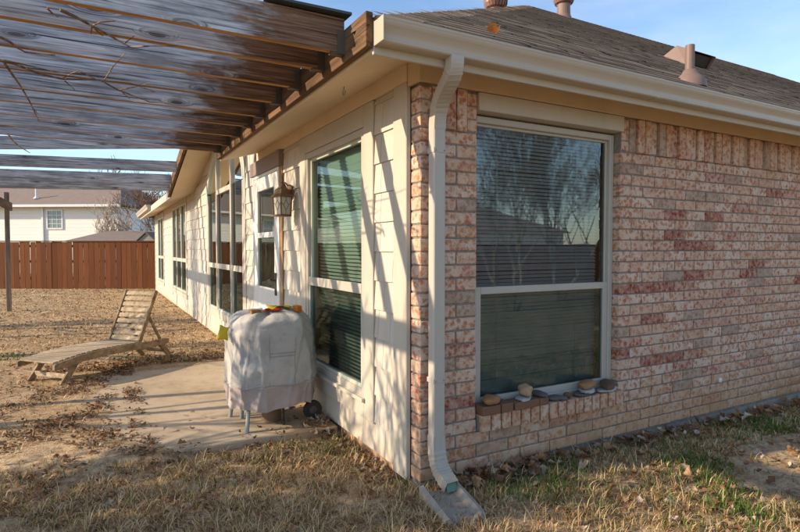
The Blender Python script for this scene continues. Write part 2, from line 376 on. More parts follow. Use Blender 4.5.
def concrete():
    m, nt, b = newmat('patio_concrete', .9, .2); p = pos(nt)
    n1 = noise(nt, p, 1.6, 5, .65); n2 = noise(nt, p, 9, 5, .7); n3 = noise(nt, p, 120, 3, .6)
    c = ramp(nt, n1, [(.3, (.36, .275, .18)), (.5, (.48, .38, .265)), (.72, (.55, .45, .325))])
    c = mixc(nt, ramp(nt, n2, [(.52, 0.0), (.72, .6)]), c, (.27, .175, .10))
    c = mixc(nt, ramp(nt, n3, [(.3, .45), (.5, 0.0)]), c, (.24, .18, .13))
    sep = nd(nt, 'SeparateXYZ', {0: nd(nt, 'NewGeometry').outputs['Position']})
    # red clay washed onto the slab by the wall
    cl = math_(nt, 'ADD', math_(nt, 'ADD', sep.outputs[0], math_(nt, 'MULTIPLY', sep.outputs[1], -.28)), math_(nt, 'MULTIPLY', noise(nt, p, 3, 4), .5))
    c = mixc(nt, ramp(nt, math_(nt, 'ADD', cl, .9), [(.25, 0.0), (.62, .75)]), c, (.46, .27, .12))
    setc(nt, b, c); bump(nt, b, n3, .3, .002); return m
M_conc = concrete()
m = MB(); pp = []
for i in range(30):                                # worn front edge
    x = -2.6+i*(2.57/29); pp.append((x, 1.235-.02*(x+.03)+.012*math.sin(7*x)+.008*math.sin(19*x)))
pp += [(-.03, 4.5), (-2.6, 4.5)]
m.prism(pp, 2, -.14, .0)
po = m.build('patio', M_conc, bevel=.006); po['kind'] = 'structure'

# ------------------------------------------------------------------ house
HW, HL = 32.0, 17.5
house = thing('brick_house', 'single-storey brick and cream shingle-sided house with brown hip roof', 'house', (0, 0, 0))
CO, JT, BL = .0825, .010, .255
WX0, WX1, WZ0, WZ1 = .415, 1.745, .357, 2.286     # window opening in the brick wall
NC = 26; STOP = CO*NC

# brick wall core with the opening left free
m = MB(); T0, T1 = .008, .16
for (a, b_, c_, d_) in ((.008, WX0-.004, -.02, 2.56), (WX1+.004, HW, -.02, 2.56), (WX0-.004, WX1+.004, -.02, WZ0-.06), (WX0-.004, WX1+.004, WZ1+.02, 2.56)):
    m.box(a, T0, c_, b_, T1, d_)
bwall = m.build('brick_wall', M_mortar, house)
m = MB(); m.box(.012, .012, -.5, HW, .3, -.002); fo = m.build('foundation', M_found, house)
m = MB(); m.box(.012, .302, -.5, .3, HL, .01); m.build('foundation', M_foundL, house)

def brick_mesh(k):
    rr = random.Random(k); bm = bmesh.new(); bmesh.ops.create_cube(bm, size=1)
    for v in bm.verts: v.co = Vector((v.co.x*BL+rr.uniform(-.0028, .0028), v.co.y*.1+rr.uniform(-.0015, .0015), v.co.z*(CO-JT)+rr.uniform(-.0022, .0022)))
    bmesh.ops.bevel(bm, geom=list(bm.edges), offset=rr.uniform(.004, .0065), segments=1, affect='EDGES')
    me = bpy.data.meshes.new('brick'); bm.to_mesh(me); bm.free(); me.materials.append(MB_brick); return me
BM = [brick_mesh(k) for k in range(6)]
BMV = []
for me in BM: BMV.append((np.array([v.co[:] for v in me.vertices]), [tuple(p.vertices) for p in me.polygons]))
bricks = []   # (centre, size scale, orientation 0 stretcher / 1 soldier, rnd)
def addb(x0, x1, z0, z1, y0, y1, ori=0, rnd=None): bricks.append((x0, x1, z0, z1, y0+random.uniform(-.002, .002), y1, ori, random.random()*.9 if rnd is None else rnd))
darkset = {}
rr = random.Random(21)
def seq(course, x0, x1):
    out = []; x = x0; first = True
    while x < x1-.02:
        Lb = BL if not (first and course % 2) else .15 if x0 < 1 else .1225
        e = min(x+Lb, x1)
        if x1-e < .03: e = x1
        out.append((x, e)); x = e+JT; first = False
    return out
def brnd(x, z):
    r = rr.random()
    # clusters of dark red bricks as on the photographed wall
    for (cx, cz, rx, rz, p) in ((2.75, 1.52, .38, .14, .30), (3.05, 1.14, .8, .10, .26), (1.95, 1.09, .25, .05, .75), (2.6, .80, .5, .10, .28), (1.95, .5, .5, .14, .28), (2.9, .74, .4, .08, .22), (.37, .45, .2, .2, .12)):
        if abs(x-cx) < rx and abs(z-cz) < rz and rr.random() < p: return .93+.07*rr.random()
    if r < .085: return .80+.12*rr.random()
    if r < .10: return .95
    return rr.random()*.795
for c in range(NC):
    z0 = c*CO+.002; z1 = z0+CO-JT
    if c < 3: segs = [(0, HW)]
    else: segs = [(0, WX0), (WX1, HW)]
    if c >= NC: segs = []
    for a, b_ in segs:
        for (x0, x1) in seq(c, a, b_):
            dp = .112 if x0 < .01 or (abs(x0-WX1) < .01) or abs(x1-WX0) < .01 else .06
            addb(x0, x1, z0, z1, 0, dp, 0, brnd((x0+x1)/2, z0))
# soldier course, pairs standing proud of every third brick
SZ0, SZ1 = STOP+.006, 2.397
def soldiers(x0, x1, flush_first):
    x = x0; k = 0
    while x+.0725 <= x1+.002:
        proud = (k % 3) in ((1, 2) if flush_first else (0, 1))
        addb(x, x+.0725, SZ0-(.008 if proud else 0), SZ1, -.018 if proud else .002, .07, 1, brnd(x, 2.3)); x += .083; k += 1
for k in range(3):
    for xx in (WX0-.0745, WX1+.012): addb(xx, xx+.0725, SZ0+k*.0815, SZ0+k*.0815+.0725, .001, .1, 0, rr.random()*.6)
soldiers(WX1+.095, HW-.1, True)
soldiers(.09, WX0-.08, True)
for k in range(3): addb(.0, .08, SZ0+k*.0815, SZ0+k*.0815+.0725, .0, .112, 0, rr.random()*.6)
# the 300 bricks that show largest are objects, the rest of the wall is one mesh
def showsize(b):
    cx, cz = (b[0]+b[1])/2, (b[2]+b[3])/2
    if cx > 4.45: return 0
    d2 = (cx+1.676)**2+2.793**2+(cz-1.42)**2
    return (b[1]-b[0])*(b[3]-b[2])/d2**1.5
bricks.sort(key=showsize, reverse=True)
sv, sf, sr = [], [], []; nvv = 0
for i, (x0, x1, z0, z1, y0, y1, ori, rn) in enumerate(bricks):
    k = random.randrange(6); cx, cy, cz = (x0+x1)/2, (y0+y1)/2, (z0+z1)/2
    if ori == 0: sc3 = ((x1-x0)/BL, (y1-y0)/.1, (z1-z0)/(CO-JT)); rot = (0, 0, 0)
    else: sc3 = ((z1-z0)/BL, (y1-y0)/.1, (x1-x0)/(CO-JT)); rot = (0, PI/2, 0)
    if i < 300:
        o = inst('brick', BM[k], (cx, cy, cz), bwall, sc3, (rot[0], rot[1]+random.gauss(0, .002), random.gauss(0, .004)), rn)
    else:
        vv = BMV[k][0]*np.array(sc3)
        if ori: vv = np.stack([vv[:, 2], vv[:, 1], -vv[:, 0]], -1)
        sv.append(vv+np.array([cx, cy, cz])); sf += [tuple(q+nvv for q in f) for f in BMV[k][1]]; sr += [rn]*len(BMV[k][1]); nvv += len(vv)
SV = np.concatenate(sv); loops = [q for f in sf for q in f]; st = np.cumsum([0]+[len(f) for f in sf])[:-1]
o = fast_mesh('brickwork', SV, loops, st, None, MB_brick_s, attr=sr); put(o, (0,0,0), bwall); o['kind'] = 'stuff'

# rowlock sill of bricks on edge
sm = MB(); sm.box(WX0+.01, -.02, .25, WX1-.002, .15, .345); sill = sm.build('window_sill', M_mortar, house)
x = WX0+.012
while x+.07 < WX1+.02:
    o = inst('brick', BM[random.randrange(6)], (x+.036, .026, .3035), sill, (.106/BL, .145/.1, .0725/(CO-JT)), (math.radians(-4), PI/2, 0), rr.random()*.6); x += .0833

# header over the window, frieze, fascia, soffit
m = MB(); m.box(WX0+.002, -.022, WZ1, WX1+.01, .15, 2.398); m.build('window_header', M_trim, house, .004)
m = MB(); m.box(-.026, -.03, 2.401, HW, -.004, 2.58); m.build('frieze_board', M_frieze, house, .003)
m = MB(); m.box(-.026, -.003, 2.401, -.003, .11, 2.58); m.build('frieze_board', M_frieze, house, .003)
m = MB(); m.box(-.034, .1125, 2.432, -.002, 3.72, 2.575); m.build('frieze_board', M_soffit, house, .003)
m = MB(); m.box(-.46, -.31, 2.392, HW, -.29, 2.57); m.build('fascia', M_trim, house, .003)
m = MB(); m.box(-.46, -.288, 2.41, -.44, 3.66, 2.57); m.build('fascia', M_soffit, house, .003)
m = MB(); m.add([(-.44, -.289, 2.412), (-.44, 3.66, 2.418), (.02, 3.66, 2.552), (.02, -.289, 2.552)], [(0,1,2,3)])
m.add([(-.44, 3.66, 2.418), (.02, 3.66, 2.552), (.02, 3.66, 2.60), (-.44, 3.66, 2.60)], [(0,1,2,3)]); m.build('soffit', M_soffit, house, fix=False)
m = MB(); m.add([(-.44, -.289, 2.405), (.02, .02, 2.552), (HW, .02, 2.552), (HW, -.289, 2.405)], [(0,1,2,3)]); m.build('soffit', M_soffit, house, fix=False)
# soffit over the far stretch of the garden wall, with fascia and gutter
m = MB(); m.add([(-.44, 8.75, 2.42), (-.44, HL+.3, 2.42), (.02, HL+.3, 2.552), (.02, 8.75, 2.552)], [(0,1,2,3)]); m.build('soffit', M_soffit, house, fix=False)
m = MB(); m.box(-.46, 8.75, 2.40, -.44, HL+.3, 2.57); m.build('fascia', M_trim, house, .003)
KP = [(0, 0), (.070, 0), (.082, .003), (.088, .010), (.088, .020), (.084, .028), (.084, .040), (.087, .054), (.094, .068), (.103, .082), (.112, .094), (.118, .106), (.121, .118), (.124, .124), (.124, .136), (.114, .136), (.112, .128), (.006, .128), (0, .134)]
m = MB(); m.prism([(-.311-a*.86, 2.432+b*.86) for a, b in KP], 0, -.455, HW); m.build('gutter', M_gutter, house)
m = MB(); m.prism([(-.461-a, 2.462+b) for a, b in KP], 1, 13.3, HL+.35); m.build('gutter', M_gutter, house)
m = MB()
m.box(-.462, -.420, 2.429, -.4555, -.309, 2.551); m.build('gutter_end_cap', M_gutter, house, .002)
for xx in (1.62, 4.7): m = MB(); m.prism([(-.309-a*.885, 2.429+b*.90) for a, b in KP[:15]]+[(-.405, 2.551), (-.309, 2.551)], 0, xx, xx+.035); m.build('gutter_joint', M_gutter, house)

# ---- downspout: elbow under the gutter, straight run, kick-out elbow
def rect_sweep(m, pts, wd, dp, widths=None):
    pts = [Vector(p) for p in pts]; rings = []
    for i, p in enumerate(pts):
        d = (pts[min(i+1, len(pts)-1)]-pts[max(i-1, 0)]).normalized()
        u = Vector((1, 0, 0)); u = (u-d*u.dot(d)).normalized(); v = d.cross(u)
        k = widths[i] if widths else 1
        rings.append([p+u*(wd/2*k*a)+v*(dp/2*k*b) for a, b in ((-1,-1),(1,-1),(1,1),(-1,1))])
    n = 4; vs = [q for r in rings for q in r]
    m.add(vs, [(i*n+k, i*n+(k+1)%n, (i+1)*n+(k+1)%n, (i+1)*n+k) for i in range(len(pts)-1) for k in range(n)])
def bez(p0, p1, p2, p3, n):
    out = []
    for i in range(n+1):
        t = i/n; a = [(1-t)**3, 3*t*(1-t)**2, 3*t*t*(1-t), t**3]
        out.append(sum((Vector(p)*k for p, k in zip((p0, p1, p2, p3), a)), Vector((0,0,0))))
    return out
DX = .078
m = MB(); up = bez((-.005, -.36, 2.44), (-.005, -.372, 2.27), (DX, -.068, 2.38), (DX, -.062, 2.12), 26)
rect_sweep(m, up, .080, .062, [1+(.07 if 4 < i < 22 and i % 2 else 0) for i in range(27)])
_nt = M_down.node_tree; _b = _nt.nodes['Principled BSDF']; _src = _b.inputs['Base Color'].links[0].from_socket
_z = nd(_nt, 'SeparateXYZ', {0: nd(_nt, 'NewGeometry').outputs['Position']}).outputs[2]
_h = math_(_nt, 'ADD', _z, math_(_nt, 'MULTIPLY', noise(_nt, pos(_nt, (30, 30, 12)), 1, 5, .7), .45))
setc(_nt, _b, mixc(_nt, ramp(_nt, _h, [(.20, .32), (.50, 0.0)]), _src, (.28, .19, .11)))
ds = m.build('downspout_elbow', M_down, house, fix=True)
m = MB(); rect_sweep(m, [(DX, -.06, 2.16), (DX, -.06, 1.2), (DX, -.06,   .26)], .082, .064); d0 = m.build('downspout', M_down, house, .006)
dn = bez((DX, -.06, .30), (DX, -.058, .10), (DX, -.12, .09), (DX+.004, -.215, .045), 22)
m = MB(); rect_sweep(m, dn, .083, .066, [1+(.075 if 3 < i < 21 and i % 2 else 0) for i in range(23)])
lo = m.build('downspout_elbow', M_down, house)
m = MB(); m.obox((DX+.004, -.2175, .044), ((1,0,0), (0,.42,.9), (0,-.9,.42)), (.035, .026, .001)); M_ox = paint('oxidised_green', (.12, .22, .16), .2, .7, .3); m.build('outlet_mouth', M_ox, lo)
for zz in (1.98, .62):
    m = MB(); m.box(DX-.044, -.0945, zz, DX+.044, -.02, zz+.03); m.build('strap', M_down, d0, .002)
    for xx in (-.030, .030): m = MB(); m.lathe([(.006, 0), (.006, -.003), (.003, -.0045)], (DX+xx, -.0945, zz+.015), 8, axis=1); m.build('screw', M_metal, d0)

# ---- windows
def slats(y0, x0, x1, z0, z1, pitch, depth, tilt, axis, name, parent, mat):
    m = MB(); z = z0
    while z < z1:
        dz = math.sin(tilt)*depth/2; dy = math.cos(tilt)*depth/2
        jit = random.gauss(0, .0012)
        if axis == 0: q = [(x0, y0-dy, z-dz+jit), (x1, y0-dy, z-dz+jit), (x1, y0+dy, z+dz+jit), (x0, y0+dy, z+dz+jit)]
        else: q = [(y0-dy, x0, z-dz+jit), (y0-dy, x1, z-dz-jit), (y0+dy, x1, z+dz-jit), (y0+dy, x0, z+dz+jit)]
        m.add(q, [(0,1,2,3)]); z += pitch
    o = m.build(name, mat, parent, fix=False); o['kind'] = 'stuff'; return o
def frame_rects(m, x0, x1, z0, z1, t, y0, y1, axis):
    def bx(a, b_, c, d):
        if axis == 0: m.box(a, y0, c, b_, y1, d)
        else: m.box(y0, a, c, y1, b_, d)
    bx(x0, x0+t, z0, z1); bx(x1-t, x1, z0, z1); bx(x0+t, x1-t, z0, z0+t); bx(x0+t, x1-t, z1-t, z1)
# right wall window: fixed upper light, lower sash with screen
m = MB(); frame_rects(m, WX0+.001, WX1-.001, WZ0-.012, WZ1-.012, .042, .062, .135, 0); wnd = m.build('window', M_frame, house, .004)
ZM = 1.135
m = MB(); frame_rects(m, WX0+.043, WX1-.043, ZM-.02, WZ1-.054, .018, .088, .115, 0); m.build('upper_sash', M_frame, wnd, .003)
m = MB(); frame_rects(m, WX0+.043, WX1-.043, WZ0+.03, ZM+.03, .048, .072, .105, 0); m.build('lower_sash', M_frame, wnd, .003)
def pane_(a, b_, c, d, y, axis, parent, mat, name='pane', th=.004):
    m = MB()
    q = [(a, y, c), (b_, y, c), (b_, y, d), (a, y, d)] if axis == 0 else [(y, b_, c), (y, a, c), (y, a, d), (y, b_, d)]
    m.add(q, [(0,1,2,3)]); return m.build(name, mat, parent, fix=False)
pane_(WX0+.06, WX1-.06, ZM+.02, WZ1-.07, .1, 0, wnd, M_glass)
pane_(WX0+.09, WX1-.09, WZ0+.07, ZM-.012, .09, 0, wnd, M_glass)
pane_(WX0+.088, WX1-.088, WZ0+.068, ZM-.01, .078, 0, wnd, M_screen, 'insect_screen')
slats(.165, WX0+.055, WX1-.075, WZ0+.05, WZ1-.05, .0255, .025, .92, 0, 'blind', wnd, M_blind)
for xx in (WX0+.28, WX1-.30):
    m = MB(); m.tube([(xx, .150, WZ0+.05), (xx+.004, .150, 1.3), (xx, .150, WZ1-.05)], .0018, 5); m.build('blind_cord', M_blind, wnd)
m = MB(); m.box(WX0+.002, .04, WZ0-.03, WX1-.002, .09, WZ0-.011); m.build('window_stool', M_white, wnd, .003)

# interior rooms so that the glass looks into something
def room(x0, x1, y0, y1, z0, z1):
    m = MB(); m.add([(x0,y0,z0),(x1,y0,z0),(x1,y1,z0),(x0,y1,z0),(x0,y0,z1),(x1,y0,z1),(x1,y1,z1),(x0,y1,z1)], [(0,1,2,3),(7,6,5,4),(1,2,6,5),(2,3,7,6)]); return m
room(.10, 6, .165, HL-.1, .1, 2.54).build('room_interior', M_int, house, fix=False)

# ---- garden wall (x = 0): core with openings, shingles, boards
openW = [(.80, 2.02, .30, 2.29), (2.78, 3.84, .02, 2.26), (4.42, 7.12, .42, 2.32), (9.9, 12.4, .40, 2.50), (14.7, 16.4, .40, 2.40)]
m = MB(); yc = .113
def rake0(y):                                       # underside of the raised eave over the arched window
    if 3.66 <= y <= 6.2: return 2.85+.067*(y-3.66)
    if 6.2 < y <= 8.75: return 3.02-.236*(y-6.2)
    return 2.42
def gable_z(y): return rake0(y)+.125
for (a, b_, c, d) in openW:
    m.box(.012, yc, .0, .10, a, 2.56); m.box(.012, a, .0, .10, b_, c)
    if (a, b_) != (4.42, 7.12): m.box(.012, a, d, .10, b_, 2.56)
    yc = b_
m.box(.012, yc, .0, .10, HL, 2.56)
swall = m.build('siding_wall', M_siding, house)
# gable wall with the arched opening
AY, AH, AZ, AR = 5.77, 1.35, 2.32, .70
m = MB(); arc = [(AY+AH*math.cos(PI*i/28), AZ+AR*math.sin(PI*i/28)) for i in range(29)]
def gtop(y): return gable_z(y)+.02
vs = []; fs = []
for i, (y, z) in enumerate(arc):
    for xx in (.012, .10): vs += [(xx, y, z), (xx, y, max(gtop(y), z+.01))]
for i in range(28):
    k = i*4; fs += [(k, k+4, k+5, k+1), (k+2, k+3, k+7, k+6), (k, k+2, k+6, k+4)]
m.add(vs, fs); m.prism([(3.665, 2.55), (AY-AH, 2.32), (AY-AH, gtop(AY-AH)), (3.665, gtop(3.67))], 0, .012, .10); m.prism([(8.75, 2.555), (AY+AH, 2.32), (AY+AH, gtop(AY+AH))], 0, .012, .10)
m.build('gable_wall', M_siding, house)

# shingles: panels of uneven width in lapped courses
EXP = .198
blocks = [(.575, 2.135)]  # trim outlines that shingles stop at
runs = [(.285, .575), (2.135, 2.69), (3.90, 4.33), (7.21, 9.78), (12.52, 14.6), (16.5, HL-.12)]
sh = []
sid = random.Random(5)
for (a, b_) in runs:
    zt = 2.43 if b_ < 3.8 else 2.55; c = 0; z = .012
    while z < zt-.03:
        y = a-sid.uniform(0, .15)
        while y < b_-.004:
            wd = sid.choice((.17, .20, .23)); y0 = max(a, y)+.002; y1 = min(b_, y+wd)-.002
            if y1-y0 > .015:
                mid = (y0+y1)/2; top = min(z+EXP+.02, zt if not (3.65 < mid < 8.75) else gable_z(mid)-.01)
                drop = sid.choice((0, 0, .0, .004))
                sh.append((y0, y1, z+drop, top))
            y += wd
        z += EXP; c += 1
# strips below and above openings
for (a, b_, z0, z1) in ((.575, 2.135, .012, .205), (4.33, 7.21, .012, .30), (9.78, 12.52, .012, .30), (14.6, 16.5, .012, .30)):
    y = a
    while y < b_-.01:
        wd = sid.choice((.2, .24, .29)); y1 = min(y+wd, b_); sh.append((y+.002, y1-.002, z0, z1)); y = y1
# above the arched window, up to the rake
y = 4.33
for zc in (2.32, 2.518, 2.716, 2.914):
    y = 3.75
    while y < 8.7:
        wd = sid.choice((.14, .17, .2, .24)); y1 = y+wd; mid = (y+y1)/2
        t = (mid-AY)/(AH+.11); zl = AZ+(AR+.10)*math.sqrt(max(0, 1-t*t)) if abs(t) < 1 else 0
        zb = max(zc, zl); zt = min(zc+EXP+.02, gable_z(mid)+.01)
        if zt-zb > .05 and (abs(t) < 1 or zc > 2.54): sh.append((y+.002, y1-.002, zb, zt))
        y = y1
def shingle_geo(y0, y1, z0, z1):
    hw, hh = (y1-y0)/2, (z1-z0)/2
    return [(-.026, -hw, -hh), (-.026, hw, -hh), (-.012, hw, hh), (-.012, -hw, hh), (.010, -hw, -hh), (.010, hw, -hh), (.010, hw, hh), (.010, -hw, hh)]
SFA = [(0,1,2,3)[::-1], (4,5,6,7), (0,1,5,4), (2,3,7,6), (1,2,6,5), (3,0,4,7)]
sh.sort(key=lambda s: (s[1]-s[0])*(s[3]-s[2])/((s[0]+2.793)**2+2.8)**1.5, reverse=True)
far = MB()
for i, s in enumerate(sh):
    c = (0.0, (s[0]+s[1])/2, (s[2]+s[3])/2); gme = shingle_geo(*s)
    if i < 300:
        me = bpy.data.meshes.new('siding_shingle'); me.from_pydata(gme, [], SFA); me.materials.append(M_siding)
        inst('siding_shingle', me, c, swall)
    else: far.add([(a+c[0], b_+c[1], d+c[2]) for a, b_, d in gme], SFA)
if far.v:
    o = far.build('far_shingles', M_siding, swall); o['kind'] = 'stuff'

# boards
m = MB(); m.box(-.034, .113, -.02, -.001, .283, 2.431); m.build('corner_board', M_trim, house, .004)
m = MB(); m.box(-.03, HL-.13, -.02, .0, HL+.02, 2.55); m.build('corner_board', M_trim, house, .004)
def trim(y0, y1, z0, z1, t=.11, th=.034, top=True, bot=True):
    for (a, b_, c, d) in [(y0, y0+t, z0, z1), (y1-t, y1, z0, z1)]+([(y0+t, y1-t, z1-t, z1)] if top else [])+([(y0+t, y1-t, z0, z0+t)] if bot else []):
        m = MB(); m.box(-th, a, c, -.001, b_, d); m.build('trim_board', M_trim, house, .004)
trim(.578, 2.132, .20, 2.428, .15)
trim(9.78, 12.52, .30, 2.545, .1); trim(14.6, 16.5, .30, 2.48, .1)
for (a, b_) in ((4.33, 4.42), (7.12, 7.21)):
    m = MB(); m.box(-.034, a, .30, -.001, b_, 2.34); m.build('trim_board', M_trim, house, .004)
m = MB(); m.box(-.034, 4.42, .30, -.001, 7.12, .41); m.build('trim_board', M_trim, house, .004)
m = MB(); vs = []; fs = []
for i in range(29):
    a = PI*i/28
    for k, xx in ((0, -.034), (0, .0), (.095, 0.0), (.095, -.034)): vs.append((xx, AY+(AH+k)*math.cos(a), AZ+.02+(AR+k)*math.sin(a)))
for i in range(28):
    for k in range(4): fs.append((i*4+k, i*4+(k+1)%4, i*4+4+(k+1)%4, i*4+4+k))
m.add(vs, fs); m.build('arch_trim', M_trim, house)

# near garden window
Y0, Y1, Z0, Z1 = .73, 1.98, .35, 2.275
m = MB(); frame_rects(m, Y0, Y1, Z0, Z1, .05, -.028, .075, 1); w1 = m.build('window', M_frame, house, .004)
m = MB(); frame_rects(m, Y0+.05, Y1-.05, 1.10, Z1-.05, .03, .0, .04, 1); m.build('upper_sash', M_framegreen, w1, .003)
m = MB(); frame_rects(m, Y0+.05, Y1-.05, Z0+.05, 1.16, .03, -.02, .02, 1); m.build('lower_sash', M_framegreen, w1, .003)
m = MB(); m.box(-.03, Y0+.051, 1.09, -.0205, Y1-.051, 1.165); m.build('meeting_rail', M_frame, w1, .003)
pane_(Y0+.08, Y1-.08, 1.13, Z1-.08, .02, 1, w1, M_glassW); pane_(Y0+.08, Y1-.08, Z0+.08, 1.10, .005, 1, w1, M_glassL)
pane_(Y0+.078, Y1-.078, Z0+.078, 1.098, -.012, 1, w1, M_screen, 'insect_screen')
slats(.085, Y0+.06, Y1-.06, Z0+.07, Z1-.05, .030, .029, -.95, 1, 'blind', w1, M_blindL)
m = MB(); m.box(-.06, Y0-.02, Z0-.03, -.035, Y1+.02, Z0-.002); m.build('window_stool', M_trim, w1, .003)
# arched window in the gable: three lights, lower sashes, fan light above
m = MB()
AF = AH-.01
for (a, b_) in ((AY-AF, AY-AF+.07), (AY-.58, AY-.50), (AY+.50, AY+.58), (AY+AF-.07, AY+AF)): m.box(-.034, a, .42, .04, b_, AZ)
m.box(-.033, AY-AF, .405, .039, AY+AF, .432); w2 = m.build('window', M_frame, house, .006)
m = MB(); m.box(-.032, AY-.50, 2.27, .04, AY+.50, 2.345); m.build('transom_bar', M_trim, w2, .004)
for (a, b_) in ((AY-.58, AY-.50), (AY+.50, AY+.58)): m = MB(); m.box(-.033, a, AZ, .04, b_, AZ+AR*.9); m.build('fan_mullion', M_frame, w2, .005)
lights = ((AY-AF+.07, AY-.58), (AY-.50, AY+.50), (AY+.58, AY+AF-.07))
for (a, b_) in lights:
    m = MB(); frame_rects(m, a, b_, .42, 1.15, .04, -.02, .02, 1); m.build('lower_sash', M_framegreen, w2, .003)
    pane_(a, b_, 1.15, 2.348, .0, 1, w2, M_glassL); pane_(a+.03, b_-.03, .45, 1.12, .005, 1, w2, M_glassL)
    pane_(a+.03, b_-.03, .45, 1.12, -.012, 1, w2, M_screen, 'insect_screen')
    m = MB(); m.box(-.035, a, 1.10, -.021, b_, 1.18); m.build('meeting_rail', M_trim, w2, .003)
m = MB(); fan = [(0.0, AY+(AF-.02)*math.cos(PI*i/28), AZ+.03+(AR-.03)*math.sin(PI*i/28)) for i in range(29)]
m.add([(0.0, AY, AZ+.03)]+fan, [(0, i, i+1) for i in range(1, 29)]); m.build('fan_pane', M_glassL, w2, fix=False)
m = MB(); vs = []; fs = []
for i in range(29):
    a = PI*i/28
    for k, xx in ((-.06, -.036), (-.06, .04), (0, .04), (0, -.036)): vs.append((xx, AY+(AF+k)*math.cos(a), AZ+.03+(AR-.01+k)*math.sin(a)))
for i in range(28):
    for k in range(4): fs.append((i*4+k, i*4+(k+1)%4, i*4+4+(k+1)%4, i*4+4+k))
m.add(vs, fs); m.build('arch_frame', M_framegreen, w2)
# far triple window and last window
def triple(y0, y1, z0, z1, cuts, zr):
    m = MB(); frame_rects(m, y0, y1, z0, z1, .06, -.03, .05, 1)
    for c in cuts: m.box(-.03, c-.04, z0+.06, .05, c+.04, z1-.06)
    wn = m.build('window', M_framegreen, house, .005)
    e = [y0+.06]+[q for c in cuts for q in (c-.04, c+.04)]+[y1-.06]
    for a, b_ in zip(e[::2], e[1::2]):
        pane_(a, b_, z0+.06, z1-.06, .0, 1, wn, M_glassL); pane_(a+.01, b_-.01, z0+.09, zr, -.02, 1, wn, M_screen, 'insect_screen')
        m = MB(); m.box(-.028, a, zr-.03, .03, b_, zr+.05); m.build('meeting_rail', M_trim, wn, .003)
triple(9.9, 12.4, .41, 2.44, (10.72, 11.58), 1.14)
triple(14.7, 16.4, .41, 2.37, (15.55,), 1.14)

# storm door, its brown casing and the board above it
M_case = paint('door_casing_stain', (.34, .20, .095), .2, .6, .3)
m = MB(); m.box(-.035, 2.695, .02, .0, 2.765, 2.27); m.build('door_casing', M_case, house, .004)
m = MB(); m.box(-.035, 3.845, .02, .0, 3.90, 2.27); m.build('door_casing', M_case, house, .004)
M_hdr = paint('mauve_brown_paint', (.25, .19, .165), .1, .6, .2)
m = MB(); m.box(-.07, 2.695, 2.271, .0, 3.90, 2.431); m.build('door_header', M_hdr, house, .004)
dy0, dy1 = 2.767, 3.843
m = MB(); frame_rects(m, dy0, dy1, .03, 2.268, .035, -.05, .03, 1); door = m.build('storm_door', M_white, house, .004)
m = MB()
frame_rects(m, dy0+.037, dy1-.037, .05, 2.23, .15, -.045, -.008, 1)
m.box(-.045, dy0+.187, .2, -.008, dy1-.187, .98); m.build('door_leaf', M_white, door, .004)
m = MB(); m.box(-.045, dy0+.187, 1.54, -.012, dy1-.187, 1.60); m.build('glazing_bar', M_white, door, .003)
pane_(dy0+.18, dy1-.18, .97, 2.09, -.02, 1, door, M_glassL)
pane_(dy0+.18, dy1-.18, .97, 1.56, -.028, 1, door, M_screen, 'insect_screen')
m = MB(); m.box(.02, dy0+.04, .05, .06, dy1-.04, 2.23); M_dr = paint('inner_door_paint', (.10, .075, .06), .1, .5, .1); m.build('inner_door', M_dr, door)
m = MB(); m.box(-.056, dy0+.10, .92, -.046, dy0+.15, 1.16); m.tube([(-.05, dy0+.125, 1.08), (-.10, dy0+.125, 1.08)], .012, 8); m.tube([(-.10, dy0+.125, 1.09), (-.105, dy0+.23, 1.07)], [.013, .010], 8)
m.build('handle', M_dark, door)

# hook in the soffit, weep plug in the brick, gas tap
m = MB(); m.tube([(-.284, .483, 2.475), (-.284, .483, 2.44)], .004, 6)
m.tube([(-.284, .483+.018*math.sin(a), 2.425+.018*math.cos(a)) for a in np.linspace(.3, 5.0, 14)], .004, 6); m.build('soffit_hook', M_metal, house)
m = MB(); m.lathe([(.022, .0), (.022, -.006), (.012, -.010)], (3.054, .0, .27), 14, axis=1); m.build('wall_plug', M_white, house)

# ------------------------------------------------------------------ roof
RM = .60; EX, EY, EZ = -.47, -.33, 2.560
T = 9.9; RX, RY, RZ = EX+T, EY+T, EZ+RM*T
RE = HW+.4; 
m = MB()
A = (EX, EY, EZ); B = (RE, EY, EZ); D = (EX, RY+T, EZ); E_ = (RE, RY+T, EZ); R0 = (RX, RY, RZ); R1 = (RE-T, RY, RZ)
m.add([A, B, D, E_, R0, R1], [(0, 1, 5, 4), (1, 3, 5), (3, 2, 4, 5)])
def lp(x, y): return (x, y, EZ+RM*(x-EX))
m.add([A, R0, D, lp(EX, 8.78), lp(.555, 8.78), lp(.555, 3.67), lp(EX, 3.67)], [(0, 1, 2, 3, 4, 5, 6)])
roof = m.build('roof', M_shingle, house, fix=False)
